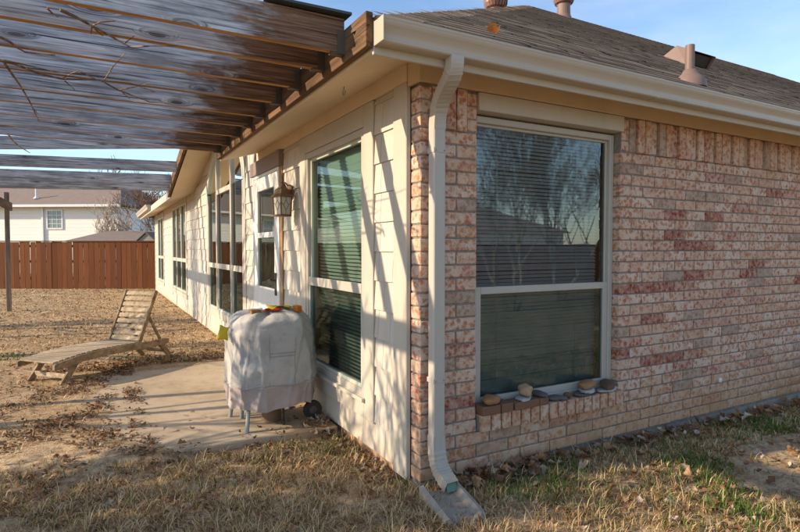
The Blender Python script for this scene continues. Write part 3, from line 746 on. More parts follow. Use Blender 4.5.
# shingle courses on the front slope: individual tabs with a thick butt edge
cosr = 1/math.hypot(1, RM); sinr = RM*cosr
verts = []; loops = []; attr = []; rs = random.Random(3); k = 0
ex = .142; n = 0
s = -.02
while s < T/cosr-.1:
    yb = EY+s*cosr; zb = EZ+s*sinr; s2 = s+ex+.03; yt = EY+s2*cosr; zt = EZ+s2*sinr
    xl = EX+max(0, s)*cosr; xr = RE-max(0, s)*cosr; x = xl-rs.uniform(0, .3); near = s < 6
    nrm = (-sinr, cosr); row = rs.random()
    while x < min(xr, 26):
        wd = rs.choice((.25, .30, .36, .45)); x0 = max(x, xl); x1 = min(x+wd-.003, xr); x += wd
        if x1-x0 < .03: continue
        th = rs.choice((.010, .012, .016)); dr = rs.choice((0, 0, 0, .008))
        y0 = yb-dr*cosr; z0 = zb-dr*sinr
        verts += [(x0, y0+nrm[0]*.001, z0+nrm[1]*.001), (x1, y0+nrm[0]*.001, z0+nrm[1]*.001), (x1, y0+nrm[0]*th, z0+nrm[1]*th), (x0, y0+nrm[0]*th, z0+nrm[1]*th),
                  (x1, yt+nrm[0]*.004, zt+nrm[1]*.004), (x0, yt+nrm[0]*.004, zt+nrm[1]*.004)]
        loops += [k, k+1, k+2, k+3, k+3, k+2, k+4, k+5]; r_ = min(1, max(0, .55*row+.45*rs.random())); attr += [r_*.25, r_]; k += 6  # butt faces darkened: their shadow line is put into the colour
    s += ex
o = fast_mesh('shingle_courses', verts, loops, np.arange(len(attr))*4, None, M_shingle, attr=attr); put(o, (0,0,0), roof); o['kind'] = 'stuff'
# hip caps, folded over the hip
hd = Vector((1, 1, RM)).normalized(); fr_in = Vector((1, 0, 0)); 
def cap_mesh():
    a = Vector((1, 0, 0))-hd*hd.dot(Vector((1, 0, 0))); b = Vector((0, 1, 0))-hd*hd.dot(Vector((0, 1, 0)))
    a.normalize(); b.normalize(); up = (-(a+b)).normalized()
    # a lies on the front slope, b on the side slope
    vs = []
    for t, lift in ((0, .016), (.30, .006)):
        for q in (a*.16, Vector((0,0,0)), b*.16): vs.append(hd*t+q+Vector((0,0,1))*lift)
        for q in (a*.16, Vector((0,0,0)), b*.16): vs.append(hd*t+q+Vector((0,0,1))*(lift-.014))
    me = bpy.data.meshes.new('hip_cap'); me.from_pydata(vs, [], [(0,1,7,6), (1,2,8,7), (0,3,4,1), (1,4,5,2), (0,6,9,3), (2,5,11,8)]); me.materials.append(M_shingle2); return me
def sh2():
    m, nt, b = newmat('asphalt_cap', .95, .15); at = nd(nt, 'Attribute', attribute_name='rnd', attribute_type='OBJECT').outputs['Fac']
    n = noise(nt, pos(nt), 90, 2, .8); c = ramp(nt, at, [(0, (.13, .10, .08)), (1, (.28, .21, .16))]); setc(nt, b, mixc(nt, ramp(nt, n, [(.3, .6), (.62, 0.0)]), c, (.05, .04, .035))); bump(nt, b, n, .5, .004); return m
M_shingle2 = sh2(); CM = cap_mesh(); t = .06
while t < T*Vector((1, 1, RM)).length-.2:
    inst('hip_cap', CM, Vector(A)+hd*t, roof, rnd=rs.random()); t += .2
m = MB(); x = RX
while x < RE-T:
    m.add([(x, RY, RZ+.03), (x+.26, RY, RZ+.02), (x+.26, RY-.14, RZ-.066), (x, RY-.14, RZ-.056), (x+.26, RY+.14, RZ-.066), (x, RY+.14, RZ-.056), (x, RY-.14, RZ-.07), (x, RY, RZ+.012)], [(0,1,2,3), (1,0,5,4), (0,3,6,7)]); x += .2
o = m.build('ridge_caps', M_shingle, roof, fix=False); o['kind'] = 'stuff'
# gable over the arched window
gprof = [(3.62, 2.85), (6.2, 3.02), (8.80, 2.408)]
m = MB(); vs = [(-.45, y, z+.17) for y, z in gprof]+[(.57, y, z+.17) for y, z in gprof]
m.add(vs, [(0, 1, 4, 3), (1, 2, 5, 4)]); m.add([(-.45, 3.62, 2.60), (-.45, 3.62, 3.02), (.57, 3.62, 3.02), (.57, 3.62, 2.60)], [(0, 1, 2, 3)]); m.build('gable_roof', M_shingle, house, fix=False)
m = MB()
for (ya, za), (yb, zb) in zip(gprof, gprof[1:]): m.add([(-.44, ya, za), (-.44, yb, zb), (.02, yb, zb+.132), (.02, ya, za+.132)], [(0,1,2,3)])
m.build('gable_soffit', M_soffit, house, fix=False)
m = MB()
for (ya, za), (yb, zb) in zip(gprof, gprof[1:]): m.add([(-.45, ya, za), (-.45, yb, zb), (-.45, yb, zb+.17), (-.45, ya, za+.17)], [(0,1,2,3)])
m.build('rake_board', M_soffit, house, fix=False)

# roof furniture
def onroof(px, py): return Vector((px, py, EZ+RM*(py-EY)))
def turbine(p, sc_=1):
    m = MB(); m.lathe([(.30*sc_, -.25), (.20*sc_, .02), (.19*sc_, .34*sc_)], p, 20); st_ = m.build('turbine_vent', M_vent, house, smooth=False)
    m = MB(); prof = [(.20, .34), (.265, .36), (.30, .46), (.305, .56), (.28, .66), (.20, .74), (.08, .78)]
    for k in range(20):
        a0 = 2*PI*k/20; vs = []
        for r, h in prof:
            for da, rr_ in ((0, r), (.24, r*.955)): a = a0+da; vs.append((p[0]+rr_*sc_*math.cos(a), p[1]+rr_*sc_*math.sin(a), p[2]+h*sc_))
        m.add(vs, [(2*i, 2*i+1, 2*i+3, 2*i+2) for i in range(len(prof)-1)])
    m.lathe([(.175*sc_, .36*sc_), (.26*sc_, .5*sc_), (.24*sc_, .66*sc_), (.05, .77*sc_)], p, 16); m.build('vane_head', M_turb, st_, fix=False)
T2 = onroof(10.6, 9.35)
turbine(T2); turbine(Vector((7.75, 9.0, EZ+RM*(7.75-EX))), 1.05)
p = onroof(2.75, .13)
m = MB(); m.lathe([(.135, -.06), (.13, .0), (.10, .035), (.06, .075), (.05, .10)], p, 22, capb=False); fl = m.build('vent_flashing', M_vent, house, smooth=True)
m = MB(); m.lathe([(.037, .05), (.037, .31), (.030, .31), (.030, .2)], p, 18, capt=False); m.build('vent_pipe', M_vent, fl, smooth=False)
p = onroof(6.0, 2.35); u = Vector((0, cosr, sinr)); nn = Vector((0, -sinr, cosr)); xx = Vector((1, 0, 0))
m = MB(); q = [(-.26, -.22, 0), (.26, -.22, 0), (.26, .22, 0), (-.26, .22, 0), (-.26, -.24, .20), (.26, -.24, .20), (.20, .12, .20), (-.20, .12, .20)]
m.add([p+xx*a+u*b_+nn*c for a, b_, c in q], [(0,1,2,3), (4,5,6,7), (0,3,7,4), (1,2,6,5), (2,3,7,6)])
m.obox(p+nn*.006, (xx, u, nn), (.34, .32, .006)); bv = m.build('box_vent', M_vent, house)
m = MB(); m.add([p+xx*a+u*b_+nn*c for a, b_, c in ((-.24, -.19, .02), (.24, -.19, .02), (.24, -.2, .17), (-.24, -.2, .17))], [(0,1,2,3)]); m.build('vent_mouth', M_dark, bv)

# ------------------------------------------------------------------ pergola
perg = thing('pergola', 'weathered timber pergola of closely spaced rafters fixed along the eave', 'pergola', (-3.45, 3.39, gz(-3.45, 3.39).item()))
rake = rake0
LX0, LX1 = -.502, -.463
m = MB(); m.box(LX0, -.31, 2.425, LX1, 3.64, 2.60); m.build('ledger', M_ledger, perg, .003)
m = MB(); m.beam((-.4825, 3.68, 2.945), (-.4825, 6.2, 3.11), .039, .175, (0,0,1)); m.build('ledger', M_ledger, perg, .003)
m = MB(); m.beam((-.4825, 8.78, 2.50), (-.4825, 6.21, 3.107), .039, .175, (0,0,1)); m.build('ledger', M_ledger, perg, .003)
ry = [-.04, .26, .69, 1.12, 1.58, 1.99, 2.44, 2.93, 3.39]
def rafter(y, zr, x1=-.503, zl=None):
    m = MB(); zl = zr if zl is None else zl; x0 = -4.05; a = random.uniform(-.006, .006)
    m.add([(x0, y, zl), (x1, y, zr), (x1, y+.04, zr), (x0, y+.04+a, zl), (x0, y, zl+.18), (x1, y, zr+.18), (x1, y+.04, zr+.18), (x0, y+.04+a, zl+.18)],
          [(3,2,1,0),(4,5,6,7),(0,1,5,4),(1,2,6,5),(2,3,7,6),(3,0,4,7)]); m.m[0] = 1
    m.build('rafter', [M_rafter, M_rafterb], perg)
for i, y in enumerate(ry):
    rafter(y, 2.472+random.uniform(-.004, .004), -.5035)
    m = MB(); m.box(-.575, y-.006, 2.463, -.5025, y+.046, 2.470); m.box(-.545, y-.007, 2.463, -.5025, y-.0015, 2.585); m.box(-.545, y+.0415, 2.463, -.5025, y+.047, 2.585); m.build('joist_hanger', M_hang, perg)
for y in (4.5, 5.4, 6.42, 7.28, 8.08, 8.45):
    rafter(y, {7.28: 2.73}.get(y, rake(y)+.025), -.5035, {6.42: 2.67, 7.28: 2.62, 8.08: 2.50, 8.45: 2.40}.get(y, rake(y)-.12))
m = MB(); m.box(-3.475, -1.2, 2.285, -3.435, 12.62, 2.468); m.build('outer_beam', M_ledger, perg, .003)
for y in (4.5, 5.4, 6.42, 7.28, 8.08):
    m = MB(); m.box(-3.434, y+.041, 2.29, -3.40, y+.12, rake(y)+.12); m.build('stud', M_post, perg, .002)
for y in (-.6, 3.39, 8.2, 12.46):
    m = MB(); z0 = float(gz(-3.45, y))-.25; m.box(-3.565, y-.045, z0, -3.476, y+.045, 2.70 if y > 12 else 2.47); m.build('post', M_post, perg, .005)

# bare vine stems hanging through the rafters
CAMP = np.array([-1.676, -2.793, 1.42]); yw, pt = math.radians(28.83), math.radians(1.857)
Wv = np.array([math.sin(yw)*math.cos(pt), math.cos(yw)*math.cos(pt), -math.sin(pt)]); Rv = np.array([math.cos(yw), -math.sin(yw), 0]); Uv = np.cross(Rv, Wv)
def sight(px, py, axis, val):      # a point seen at a photo pixel, on a plane of the place
    d = Wv+Rv*((px-400)/545)-Uv*((py-266)/545); return CAMP+d*((val-CAMP[axis])/d[axis])
M_vine = wood('vine_bark', (.10, .055, .035), (.22, .14, .09), (.50, .42, .34), 0, 14, .9, False)
vines = [('thin brown vine stem with side twigs hanging under the first pergola rafters', [[(60,10),(76,17),(92,26),(112,37),(130,47)], [(130,47),(152,46),(178,46)], [(92,26),(100,22),(115,21)], [(92,26),(91,34)], [(95,29),(103,36)], [(125,43),(134,36)], [(47,8),(52,13),(58,17)]]),
         ('short pale curved twig at the left end of the pergola rafters', [[(-14,35),(0,37),(10,42),(18,48),(25,52),(40,54),(55,55)]]),
         ('long forked vine stem running across the middle pergola rafters', [[(-10,58),(15,64),(40,74),(62,79),(100,80),(118,90),(150,102),(172,103)], [(4,60),(30,66),(55,72),(90,73),(120,74)], [(104,81),(112,68),(125,53)], [(62,79),(72,73),(82,70)], [(118,90),(135,87),(150,83)], [(100,80),(130,83),(155,92)], [(65,81),(75,90)], [(120,90),(130,99)], [(80,72),(100,81)]]),
         ('thin straight vine shoot drooping below the pergola rafters at far left', [[(4,62),(12,74),(20,85),(30,102),(35,113),(39,121)], [(33,108),(38,114)]]),
         ('small drooping twig at left under the farther pergola rafters', [[(8,134),(14,142),(22,148),(30,153)]])]
for lab, polys in vines:
    m = MB()
    for j, pl in enumerate(polys):
        r0 = .0075 if j == 0 else .0045; pts = [sight(a, b_, 2, 2.452-.010*math.sin(i*1.3)) for i, (a, b_) in enumerate(pl)]
        m.tube(pts, list(np.linspace(r0, r0*.5, len(pts))), 6)
    o = m.build('bare_vine', M_vine); tag(o, lab, 'vine', 'bare vine stems in the pergola')
# dark sheet lying on the first rafters by the gutter
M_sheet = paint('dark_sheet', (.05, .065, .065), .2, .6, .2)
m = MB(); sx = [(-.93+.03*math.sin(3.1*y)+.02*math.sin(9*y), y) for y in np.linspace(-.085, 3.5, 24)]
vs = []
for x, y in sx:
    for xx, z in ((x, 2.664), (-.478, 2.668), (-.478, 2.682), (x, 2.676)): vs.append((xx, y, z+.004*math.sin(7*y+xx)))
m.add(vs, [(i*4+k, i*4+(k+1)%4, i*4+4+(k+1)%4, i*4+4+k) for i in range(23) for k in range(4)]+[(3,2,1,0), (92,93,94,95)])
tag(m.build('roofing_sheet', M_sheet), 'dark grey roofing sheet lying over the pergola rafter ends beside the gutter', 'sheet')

# ------------------------------------------------------------------ wall lantern
M_bronze = paint('bronze_finish', (.15, .085, .045), .25, .45, .4, 20, None, (.30, .20, .11))
M_seed = paint('seeded_lamp_glass', (.55, .52, .44), .08, .25, .1, 15)
lan = thing('wall_lantern', 'bronze carriage lantern with leaded glass beside the storm door', 'lantern', (0, 2.405, 1.86))
LYc, LX = 2.30, -.15
m = MB(); m.lathe([(.055, 0), (.06, -.012), (.045, -.03), (.02, -.036)], (-.035, 2.40, 1.985), 20, axis=0); m.build('wall_plate', M_bronze, lan, smooth=False)
m = MB(); arm = bez((-.05, 2.40, 1.93), (-.10, 2.39, 1.90), (-.09, 2.34, 2.06), (LX, LYc, 2.03), 14); m.tube(arm, list(np.linspace(.014, .010, 15)), 8); m.tube(bez((-.05, 2.40, 2.0), (-.08, 2.40, 2.07), (-.12, 2.36, 2.06), (LX, LYc, 2.03), 10), .008, 8)
m.build('arm', M_bronze, lan, smooth=True)
def sq(m, prof, cx, cy, rot=.35):
    vs = []
    for r, z in prof:
        r *= .8
        for k in range(4): a = rot+PI/4+k*PI/2; vs.append((cx+r*math.cos(a), cy+r*math.sin(a), z))
    n = len(prof); m.add(vs, [(i*4+k, i*4+(k+1)%4, i*4+4+(k+1)%4, i*4+4+k) for i in range(n-1) for k in range(4)]+[(3,2,1,0), tuple(range(n*4-4, n*4))])
m = MB(); sq(m, [(.130, 1.905), (.135, 1.912), (.100, 1.935), (.088, 1.975), (.055, 1.995), (.05, 2.005)], LX, LYc); m.lathe([(.02, 2.0), (.014, 2.02), (.008, 2.035), (.015, 2.05), (.010, 2.07), (.013, 2.085), (.003, 2.115)], (LX, LYc, 0), 12)
m.build('cap', M_bronze, lan)
m = MB(); sq(m, [(.104, 1.722), (.110, 1.732), (.104, 1.742)], LX, LYc)
for k in range(4):
    a = .35+PI/4+k*PI/2; m.beam((LX+.078*math.cos(a), LYc+.078*math.sin(a), 1.735), (LX+.090*math.cos(a), LYc+.090*math.sin(a), 1.91), .011, .011, (1, 0, 0))
cage = m.build('cage', M_bronze, lan)
m = MB(); sq(m, [(.093, 1.742), (.106, 1.908)], LX, LYc); m.build('lamp_glass', M_seed, lan)
m = MB()
for k in range(4):                                  # lead cames: a diamond on every face
    a = .35+k*PI/2+PI/2; nx_, ny_ = math.cos(a), math.sin(a); tx, ty = -ny_, nx_; D_ = .0535
    def fp(u_, z): return (LX+nx_*(D_+(z-1.742)*.04)+tx*u_, LYc+ny_*(D_+(z-1.742)*.04)+ty*u_, z)
    for p0, p1 in (((0, 1.88), (.028, 1.83)), ((.028, 1.83), (0, 1.78)), ((0, 1.78), (-.028, 1.83)), ((-.028, 1.83), (0, 1.88)), ((0, 1.78), (0, 1.745)), ((.028, 1.83), (.052, 1.85)), ((-.028, 1.83), (-.052, 1.85)), ((0, 1.88), (0, 1.905))):
        m.tube([fp(*p0), fp(*p1)], .0028, 5)
m.build('lead_came', M_bronze, lan)

# ------------------------------------------------------------------ covered grill
def cover_mat(name, c0, c1, c2):
    m, nt, b = newmat(name, .75, .25); p = pos(nt)
    n = noise(nt, p, 5, 5, .6); n2 = noise(nt, p, 22, 4, .6); n3 = noise(nt, pos(nt, (1, 1, .5)), 9, 3, .5, .8)
    c = ramp(nt, n, [(.3, c0), (.55, c1), (.75, c2)]); c = mixc(nt, ramp(nt, n2, [(.55, 0.0), (.75, .35)]), c, [v*.55 for v in c0])
    setc(nt, b, c); bump(nt, b, math_(nt, 'ADD', n3, math_(nt, 'MULTIPLY', n2, .12)), .55, .02); return m
M_cov = cover_mat('silver_grey_cover', (.37, .35, .33), (.44, .42, .395), (.49, .47, .44))
M_hem = cover_mat('pinkish_cover_hem', (.35, .29, .27), (.41, .345, .32), (.46, .39, .36))
grill = thing('covered_grill', 'kettle grill under a tied silver-grey fabric cover on the patio', 'grill', (-.455, 1.66, 0))
GCX, GCY = -.453, 1.665
def ridge_(t): return 1-abs(math.sin(t))                # sharp crease, soft belly
def foldf(a, z):
    k = max(0, min(1, (.86-z)/.3))
    f = k*(.020*ridge_(4*a+1.5*z+.6*math.sin(3*a))**5+.014*ridge_(6.5*a-4*z+1)**6-.006)+.007*ridge_(5*a+17*z+2*math.sin(2*a))**6
    f += .010*math.sin(3*a+6*z)*k+.004*math.sin(11*a-13*z)
    f += .013*ridge_(9*z+1.6*math.sin(a*1.7+.5)+.4)**5*max(0, math.sin(1.5*a+1.9))
    f += -.018*math.exp(-((a-3.7)/.45)**2-((z-.62)/.10)**2)+.016*math.exp(-((a-4.3)/.35)**2-((z-.46)/.07)**2)
    return f
def cover(zs, name, mat, close):
    n = 160; vs = []
    for (z, rx, ry_, ph) in zs:
        for k in range(n):
            a = 2*PI*k/n; ca, sa = math.cos(a), math.sin(a); e = 2/2.7
            x = math.copysign(abs(ca)**e, ca); y = math.copysign(abs(sa)**e, sa)
            fold = foldf(a, z)
            amp = 1.0
            dz = .012*math.sin(5*a+1)+.006*math.sin(11*a) if z < .3 or z > .8 else 0
            vs.append((GCX+x*(rx+fold*amp), GCY+y*(ry_+fold*amp), z+dz))
    r = len(zs); fs = [(i*n+k, i*n+(k+1)%n, (i+1)*n+(k+1)%n, (i+1)*n+k) for i in range(r-1) for k in range(n)]
    if close: fs.append(tuple(range((r-1)*n, r*n)))
    m = MB(); m.add(vs, fs); return m.build(name, mat, grill, smooth=True, fix=True)
Z = lambda z0, z1, a, b_, k: [(z0+(z1-z0)*i/k, a[0]+(b_[0]-a[0])*i/k, a[1]+(b_[1]-a[1])*i/k, 0) for i in range(k)]
cv = cover(Z(.335, .74, (.356, .306), (.348, .297), 26)+Z(.74, .85, (.348, .297), (.316, .27), 10)+[(.85, .310, .264, 0), (.88, .275, .235, 0), (.895, .22, .19, 0), (.905, .15, .13, 0), (.912, .06, .05, 0)], 'cover', M_cov, True)
cover(Z(.165, .345, (.342, .294), (.352, .302), 9)+[(.352, .352, .300, 0)], 'cover_hem', M_hem, False)
M_thread = paint('cover_seam', (.33, .31, .30), .1, .8, .2)
def cvp(a, z, out=.004):
    t = min(1, max(0, (z-.335)/.405)); rx, ry_ = .356-.008*t, .306-.009*t
    ca, sa = math.cos(a), math.sin(a); e = 2/2.7; x = math.copysign(abs(ca)**e, ca); y = math.copysign(abs(sa)**e, sa)
    fold = foldf(a, z); amp = 1.0
    return (GCX+x*(rx+fold*amp+out), GCY+y*(ry_+fold*amp+out), z)
for aa in (-1.72, -1.32, -2.2):
    m = MB(); m.tube([cvp(aa, z, .001) for z in np.linspace(.35, .72, 16)], .0035, 5); m.build('seam', M_thread, cv)
for zz in (.60, .575):
    m = MB(); m.tube([cvp(a, zz, .001) for a in np.linspace(-1.72, -1.32, 8)], .0045, 5); m.build('vent_flap', M_thread, cv)
m = MB(); m.tube([cvp(a, .347+.008*math.sin(6*a), .002) for a in np.linspace(0, 2*PI, 60)], .006, 5); m.build('drawstring', M_thread, cv)
M_legm = paint('grey_leg_metal', (.24, .28, .29), .1, .4, .3)
for (x0, y0, x1, y1) in ((-.706, 1.41, -.66, 1.48), (-.735, 1.885, -.68, 1.83), (-.66, 1.80, -.63, 1.78), (-.22, 1.86, -.27, 1.82)):
    m = MB(); m.tube([(x0, y0, 0.002), (x1, y1, .40)], .016, 10); m.build('leg', M_legm, grill)
m = MB(); m.tube([(-.405, 1.465, .045), (-.395, 1.49, .4)], .011, 8); m.lathe([(.018, 0), (.022, .003), (.022, .019), (.018, .022)], (-.416, 1.465, .024), 14, axis=0); m.build('leg', M_dark, grill)
M_tinw = paint('wheel_hub_plastic', (.10, .075, .055), .2, .7, .3)
M_rub = paint('black_rubber', (.035, .028, .024), .3, .8, .3)
m = MB(); m.lathe([(.03, -.02), (.068, -.02), (.078, -.012), (.078, .012), (.068, .02), (.03, .02)], (-.145, 1.50, .08), 24, axis=1); wl = m.build('wheel', M_rub, grill, smooth=False)
m = MB(); m.lathe([(.012, -.026), (.032, -.022), (.034, .022), (.012, .026)], (-.145, 1.50, .08), 14, axis=1); m.build('hub', M_tinw, wl)
m = MB(); m.tube([(-.145, 1.50, .08), (-.21, 1.56, .36)], .011, 8); m.build('wheel_strut', M_legm, grill)
m = MB(); m.lathe([(.10, .22), (.20, .25), (.25, .33), (.255, .45), (.255, .5)], (GCX, GCY, 0), 28); m.build('bowl', M_dark, grill)
# tin under the grill
M_tin = paint('rusty_tin', (.17, .105, .065), .4, .35, .5, 12, None, (.10, .05, .03))
m = MB(); m.lathe([(.080, 0), (.082, .004), (.080, .01), (.080, .135), (.084, .138), (.084, .142), (.076, .142), (.074, .02)], (-.455, 1.63, .002), 28, capt=True)
tag(m.build('metal_tin', M_tin, smooth=False), 'rusty brown metal tin standing on the patio under the grill', 'tin')
# bits lying on the cover
def crumple(name, centre, w_, h_, mat, label, cat, seed, plane='xz', sag=.02):
    rs_ = random.Random(seed); n = 7; vs = []; ph = [rs_.uniform(0, 6) for _ in range(6)]
    for lay in (0, .0025):
        for i in range(n):
            for j in range(n):
                u_, v_ = i/(n-1)-.5, j/(n-1)-.5
                d = sag*(math.sin(5*u_+ph[0])*math.cos(4*v_+ph[1])+.5*math.sin(9*u_+7*v_+ph[2]))
                x = u_*w_*(1+.12*math.sin(5*v_+ph[3]))+.25*w_*v_; z = v_*h_*(1+.10*math.sin(5*u_+ph[4]))-.2*h_*u_
                vs.append((centre[0]+x, centre[1]+d+lay, centre[2]+z) if plane == 'xz' else (centre[0]+x, centre[1]+z, centre[2]+d+lay))
    q = n*n; fs = []
    for i in range(n-1):
        for j in range(n-1): a = i*n+j; fs += [(a, a+n, a+n+1, a+1), (q+a, q+a+1, q+a+n+1, q+a+n)]
    for i in range(n-1):
        for a, b_ in ((i*n, (i+1)*n), (i*n+n-1, (i+1)*n+n-1), (i, i+1), ((n-1)*n+i, (n-1)*n+i+1)): fs.append((a, b_, q+b_, q+a))
    m = MB(); m.add(vs, fs); return tag(m.build(name, mat, smooth=True), label, cat)
M_yel = paint('yellow_plastic', (.62, .46, .02), .12, .5, .1, 12); M_ora = paint('orange_plastic', (.60, .17, .02), .12, .5, .1, 12); M_red = paint('red_plastic', (.55, .03, .02), .1, .4, .05); M_blk = wood('offcut_wood', (.16, .07, .03), (.30, .15, .06), (.40, .22, .10), 0, 30, .8, False)
crumple('plastic_tag', (-.846, 1.56, .762), .072, .105, M_yel, 'crumpled yellow plastic tag hanging at the left side of the grill cover', 'tag', 3, sag=.009)
crumple('plastic_tag', (-.385, 1.62, .935), .20, .10, M_yel, 'yellow plastic strip lying on top of the grill cover', 'tag', 5, 'xy', .016)
crumple('plastic_tag', (-.455, 1.56, .925), .14, .06, M_red, 'small red plastic strip lying on top of the grill cover', 'tag', 9, 'xy', .010)
m = MB(); m.obox((-.25, 1.56, .922), ((.95, .3, 0), (-.3, .95, .1), (0, 0, 1)), (.027, .03, .026)); tag(m.build('orange_block', M_ora, bevel=.006), 'orange plastic block on the right shoulder of the grill cover', 'block')
m = MB(); m.obox((-.60, 1.55, .915), ((.98, .1, 0), (-.1, .98, 0), (0, 0, 1)), (.042, .03, .016)); tag(m.build('wood_block', M_blk, bevel=.004), 'small brown wood block on the left of the grill cover top', 'block')

# ------------------------------------------------------------------ chaise lounge
CHO = Vector((-2.095, 3.675, 0)); CA = .717; cax = Vector((math.cos(CA), math.sin(CA), 0)); cbx = Vector((-math.sin(CA), math.cos(CA), 0)); CW = .56
gzc = .012
def cp(s, t, z): return CHO+cax*s+cbx*t+Vector((0, 0, z+gzc))
ch = thing('chaise_lounge', 'weathered teak slatted chaise lounge with raised back beside the patio', 'lounger', cp(.8, CW/2, 0))
def railz(s): return float(np.interp(s, [0, .1, .3, .55, .85, 1.15, 1.4, 1.56], [.208, .222, .248, .260, .256, .244, .240, .243]))
def rail(t0, t1):
    m = MB(); ss = np.linspace(0, 1.56, 22); vs = []
    for s in ss:
        h = .075*(1 if .03 < s < 1.53 else .72); z = railz(s)
        for t, zz in ((t0, z-h/2), (t1, z-h/2), (t1, z+h/2), (t0, z+h/2)): vs.append(cp(s, t, zz-.01))
    n = len(ss); m.add(vs, [(i*4+k, i*4+(k+1)%4, i*4+4+(k+1)%4, i*4+4+k) for i in range(n-1) for k in range(4)]+[(3,2,1,0), (n*4-4, n*4-3, n*4-2, n*4-1)])
    m.build('side_rail', M_teak2, ch, .004)
rail(-.002, .030); rail(CW-.030, CW+.002)
s = .01
while s < 1.11:
    sl = (railz(s+.05)-railz(s))/.05; m = MB(); dx = (cax+Vector((0, 0, sl))).normalized(); m.obox(cp(s+.029, CW/2, railz(s+.029)+.030+random.uniform(-.001, .002)), (dx, cbx, dx.cross(cbx)), (.027+random.uniform(-.002, .0015), CW/2-.033, .008)); m.build('seat_slat', M_teak, ch, .003); s += .064
bh, bt = (1.13, .285), (1.395, .868)
bd = (cp(bt[0], 0, bt[1])-cp(bh[0], 0, bh[1])); BLn = bd.length; bd.normalize(); bn = bd.cross(cbx).normalized()
for t in (.045, CW-.045):
    m = MB(); m.obox((cp(bh[0], t, bh[1])+cp(bt[0], t, bt[1]))/2, (bd, cbx, bn), (BLn/2+.012, .014, .024)); m.build('back_stile', M_teak2, ch, .004)
for k in range(9):
    q = .03+(BLn-.06)*k/8; m = MB(); m.obox(cp(bh[0], CW/2, bh[1])+bd*q-bn*(-.004), (bd, cbx, bn), (.0255, CW/2-.060, .008)); m.build('back_slat', M_teak, ch, .003)
for t in (.042, CW-.042):
    m = MB(); m.beam(cp(.30, t, .235), cp(.105, t, -.012), .032, .062, (0, 0, 1)); m.build('leg', M_teak2, ch, .004)
    m = MB(); m.beam(cp(1.43, t, .24), cp(1.645, t, -.012), .032, .060, (0, 0, 1)); m.build('leg', M_teak2, ch, .004)
m = MB(); m.beam(cp(.165, .05, .075), cp(.165, CW-.05, .075), .022, .05); m.build('stretcher', M_teak, ch, .003)
m = MB(); m.beam(cp(1.56, .05, .105), cp(1.56, CW-.05, .105), .022, .05); m.build('stretcher', M_teak2, ch, .003)
for t in (.09, CW-.09):
    m = MB(); m.beam(cp(1.30, t, .60), cp(1.50, t, .255), .02, .035); m.build('back_prop', M_teak2, ch, .003)

# ------------------------------------------------------------------ splash block
sb = MB(); o0 = Vector((.03, -.20, 0)); f_ = Vector((-.14, -1, 0)).normalized(); s_ = Vector((1, -.14, 0)).normalized()
def sp(a, b_, z): return o0+s_*a+f_*b_+Vector((0, 0, z-.035))
n = 9; vs = []
prof = [(-.145, 0, -.03), (-.145, 0, .060), (-.115, 0, .068), (-.085, 0, .03), (-.02, 0, .022), (.02, 0, .022), (.085, 0, .03), (.115, 0, .068), (.145, 0, .060), (.145, 0, -.03)]
rows = [(-.05, .85, .02), (0, .85, .012), (.12, .86, .0), (.24, .85, -.012), (.29, .82, -.02)]
for b_, k, dz in rows:
    for a, _, z in prof: vs.append(sp(a*k, b_, z+(dz if z > 0 else 0)))
P_ = len(prof); sb.add(vs, [(i*P_+k, i*P_+k+1, (i+1)*P_+k+1, (i+1)*P_+k) for i in range(len(rows)-1) for k in range(P_-1)]+[tuple(range(P_)), tuple(range((len(rows)-1)*P_, len(rows)*P_))[::-1]])
M_spl = paint('splash_concrete', (.36, .30, .235), .25, .9, .5, 20, None, (.22, .14, .08))
tag(sb.build('splash_block', M_spl, smooth=False), 'grey concrete splash block on the ground under the downspout', 'splash block')

# ------------------------------------------------------------------ things on the window sill
M_oldb = paint('old_brick_brown', (.20, .105, .06), .3, .9, .4, 30, None, (.09, .05, .03))
M_st1 = paint('ochre_stone', (.34, .17, .075), .3, .85, .4, 25, None, (.18, .08, .035)); M_st2 = paint('tan_stone', (.42, .27, .15), .25, .85, .3, 25); M_st3 = paint('slate_stone', (.115, .105, .10), .3, .8, .2, 25); M_st4 = paint('pale_stone', (.40, .39, .38), .15, .7, .2, 25); M_st5 = paint('dark_brown_stone', (.13, .075, .05), .3, .85, .3, 25)
SZ = .360
def loose_brick(x0, x1, y0, y1, h, rot, z, label):
    m = MB(); c = Vector(((x0+x1)/2, (y0+y1)/2, z+h/2)); a = Vector((math.cos(rot), math.sin(rot), 0)); m.obox(c, (a, (-a.y, a.x, 0), (0, 0, 1)), ((x1-x0)/2, (y1-y0)/2, h/2))
    tag(m.build('loose_brick', M_oldb, bevel=.005), label, 'brick', 'loose bricks on the window sill')
loose_brick(.424, .565, -.068, .045, .056, -.03, SZ, 'brown loose brick at the left end of the window sill')
loose_brick(.572, .668, -.070, .045, .056, .02, SZ, 'brown loose brick second from the left on the window sill')
loose_brick(.680, .895, -.070, .040, .050, .05, SZ, 'long brown loose brick under the tan stone on the sill')
loose_brick(.902, .985, -.062, .040, .048, .0, SZ, 'short brown loose brick in the middle of the window sill')
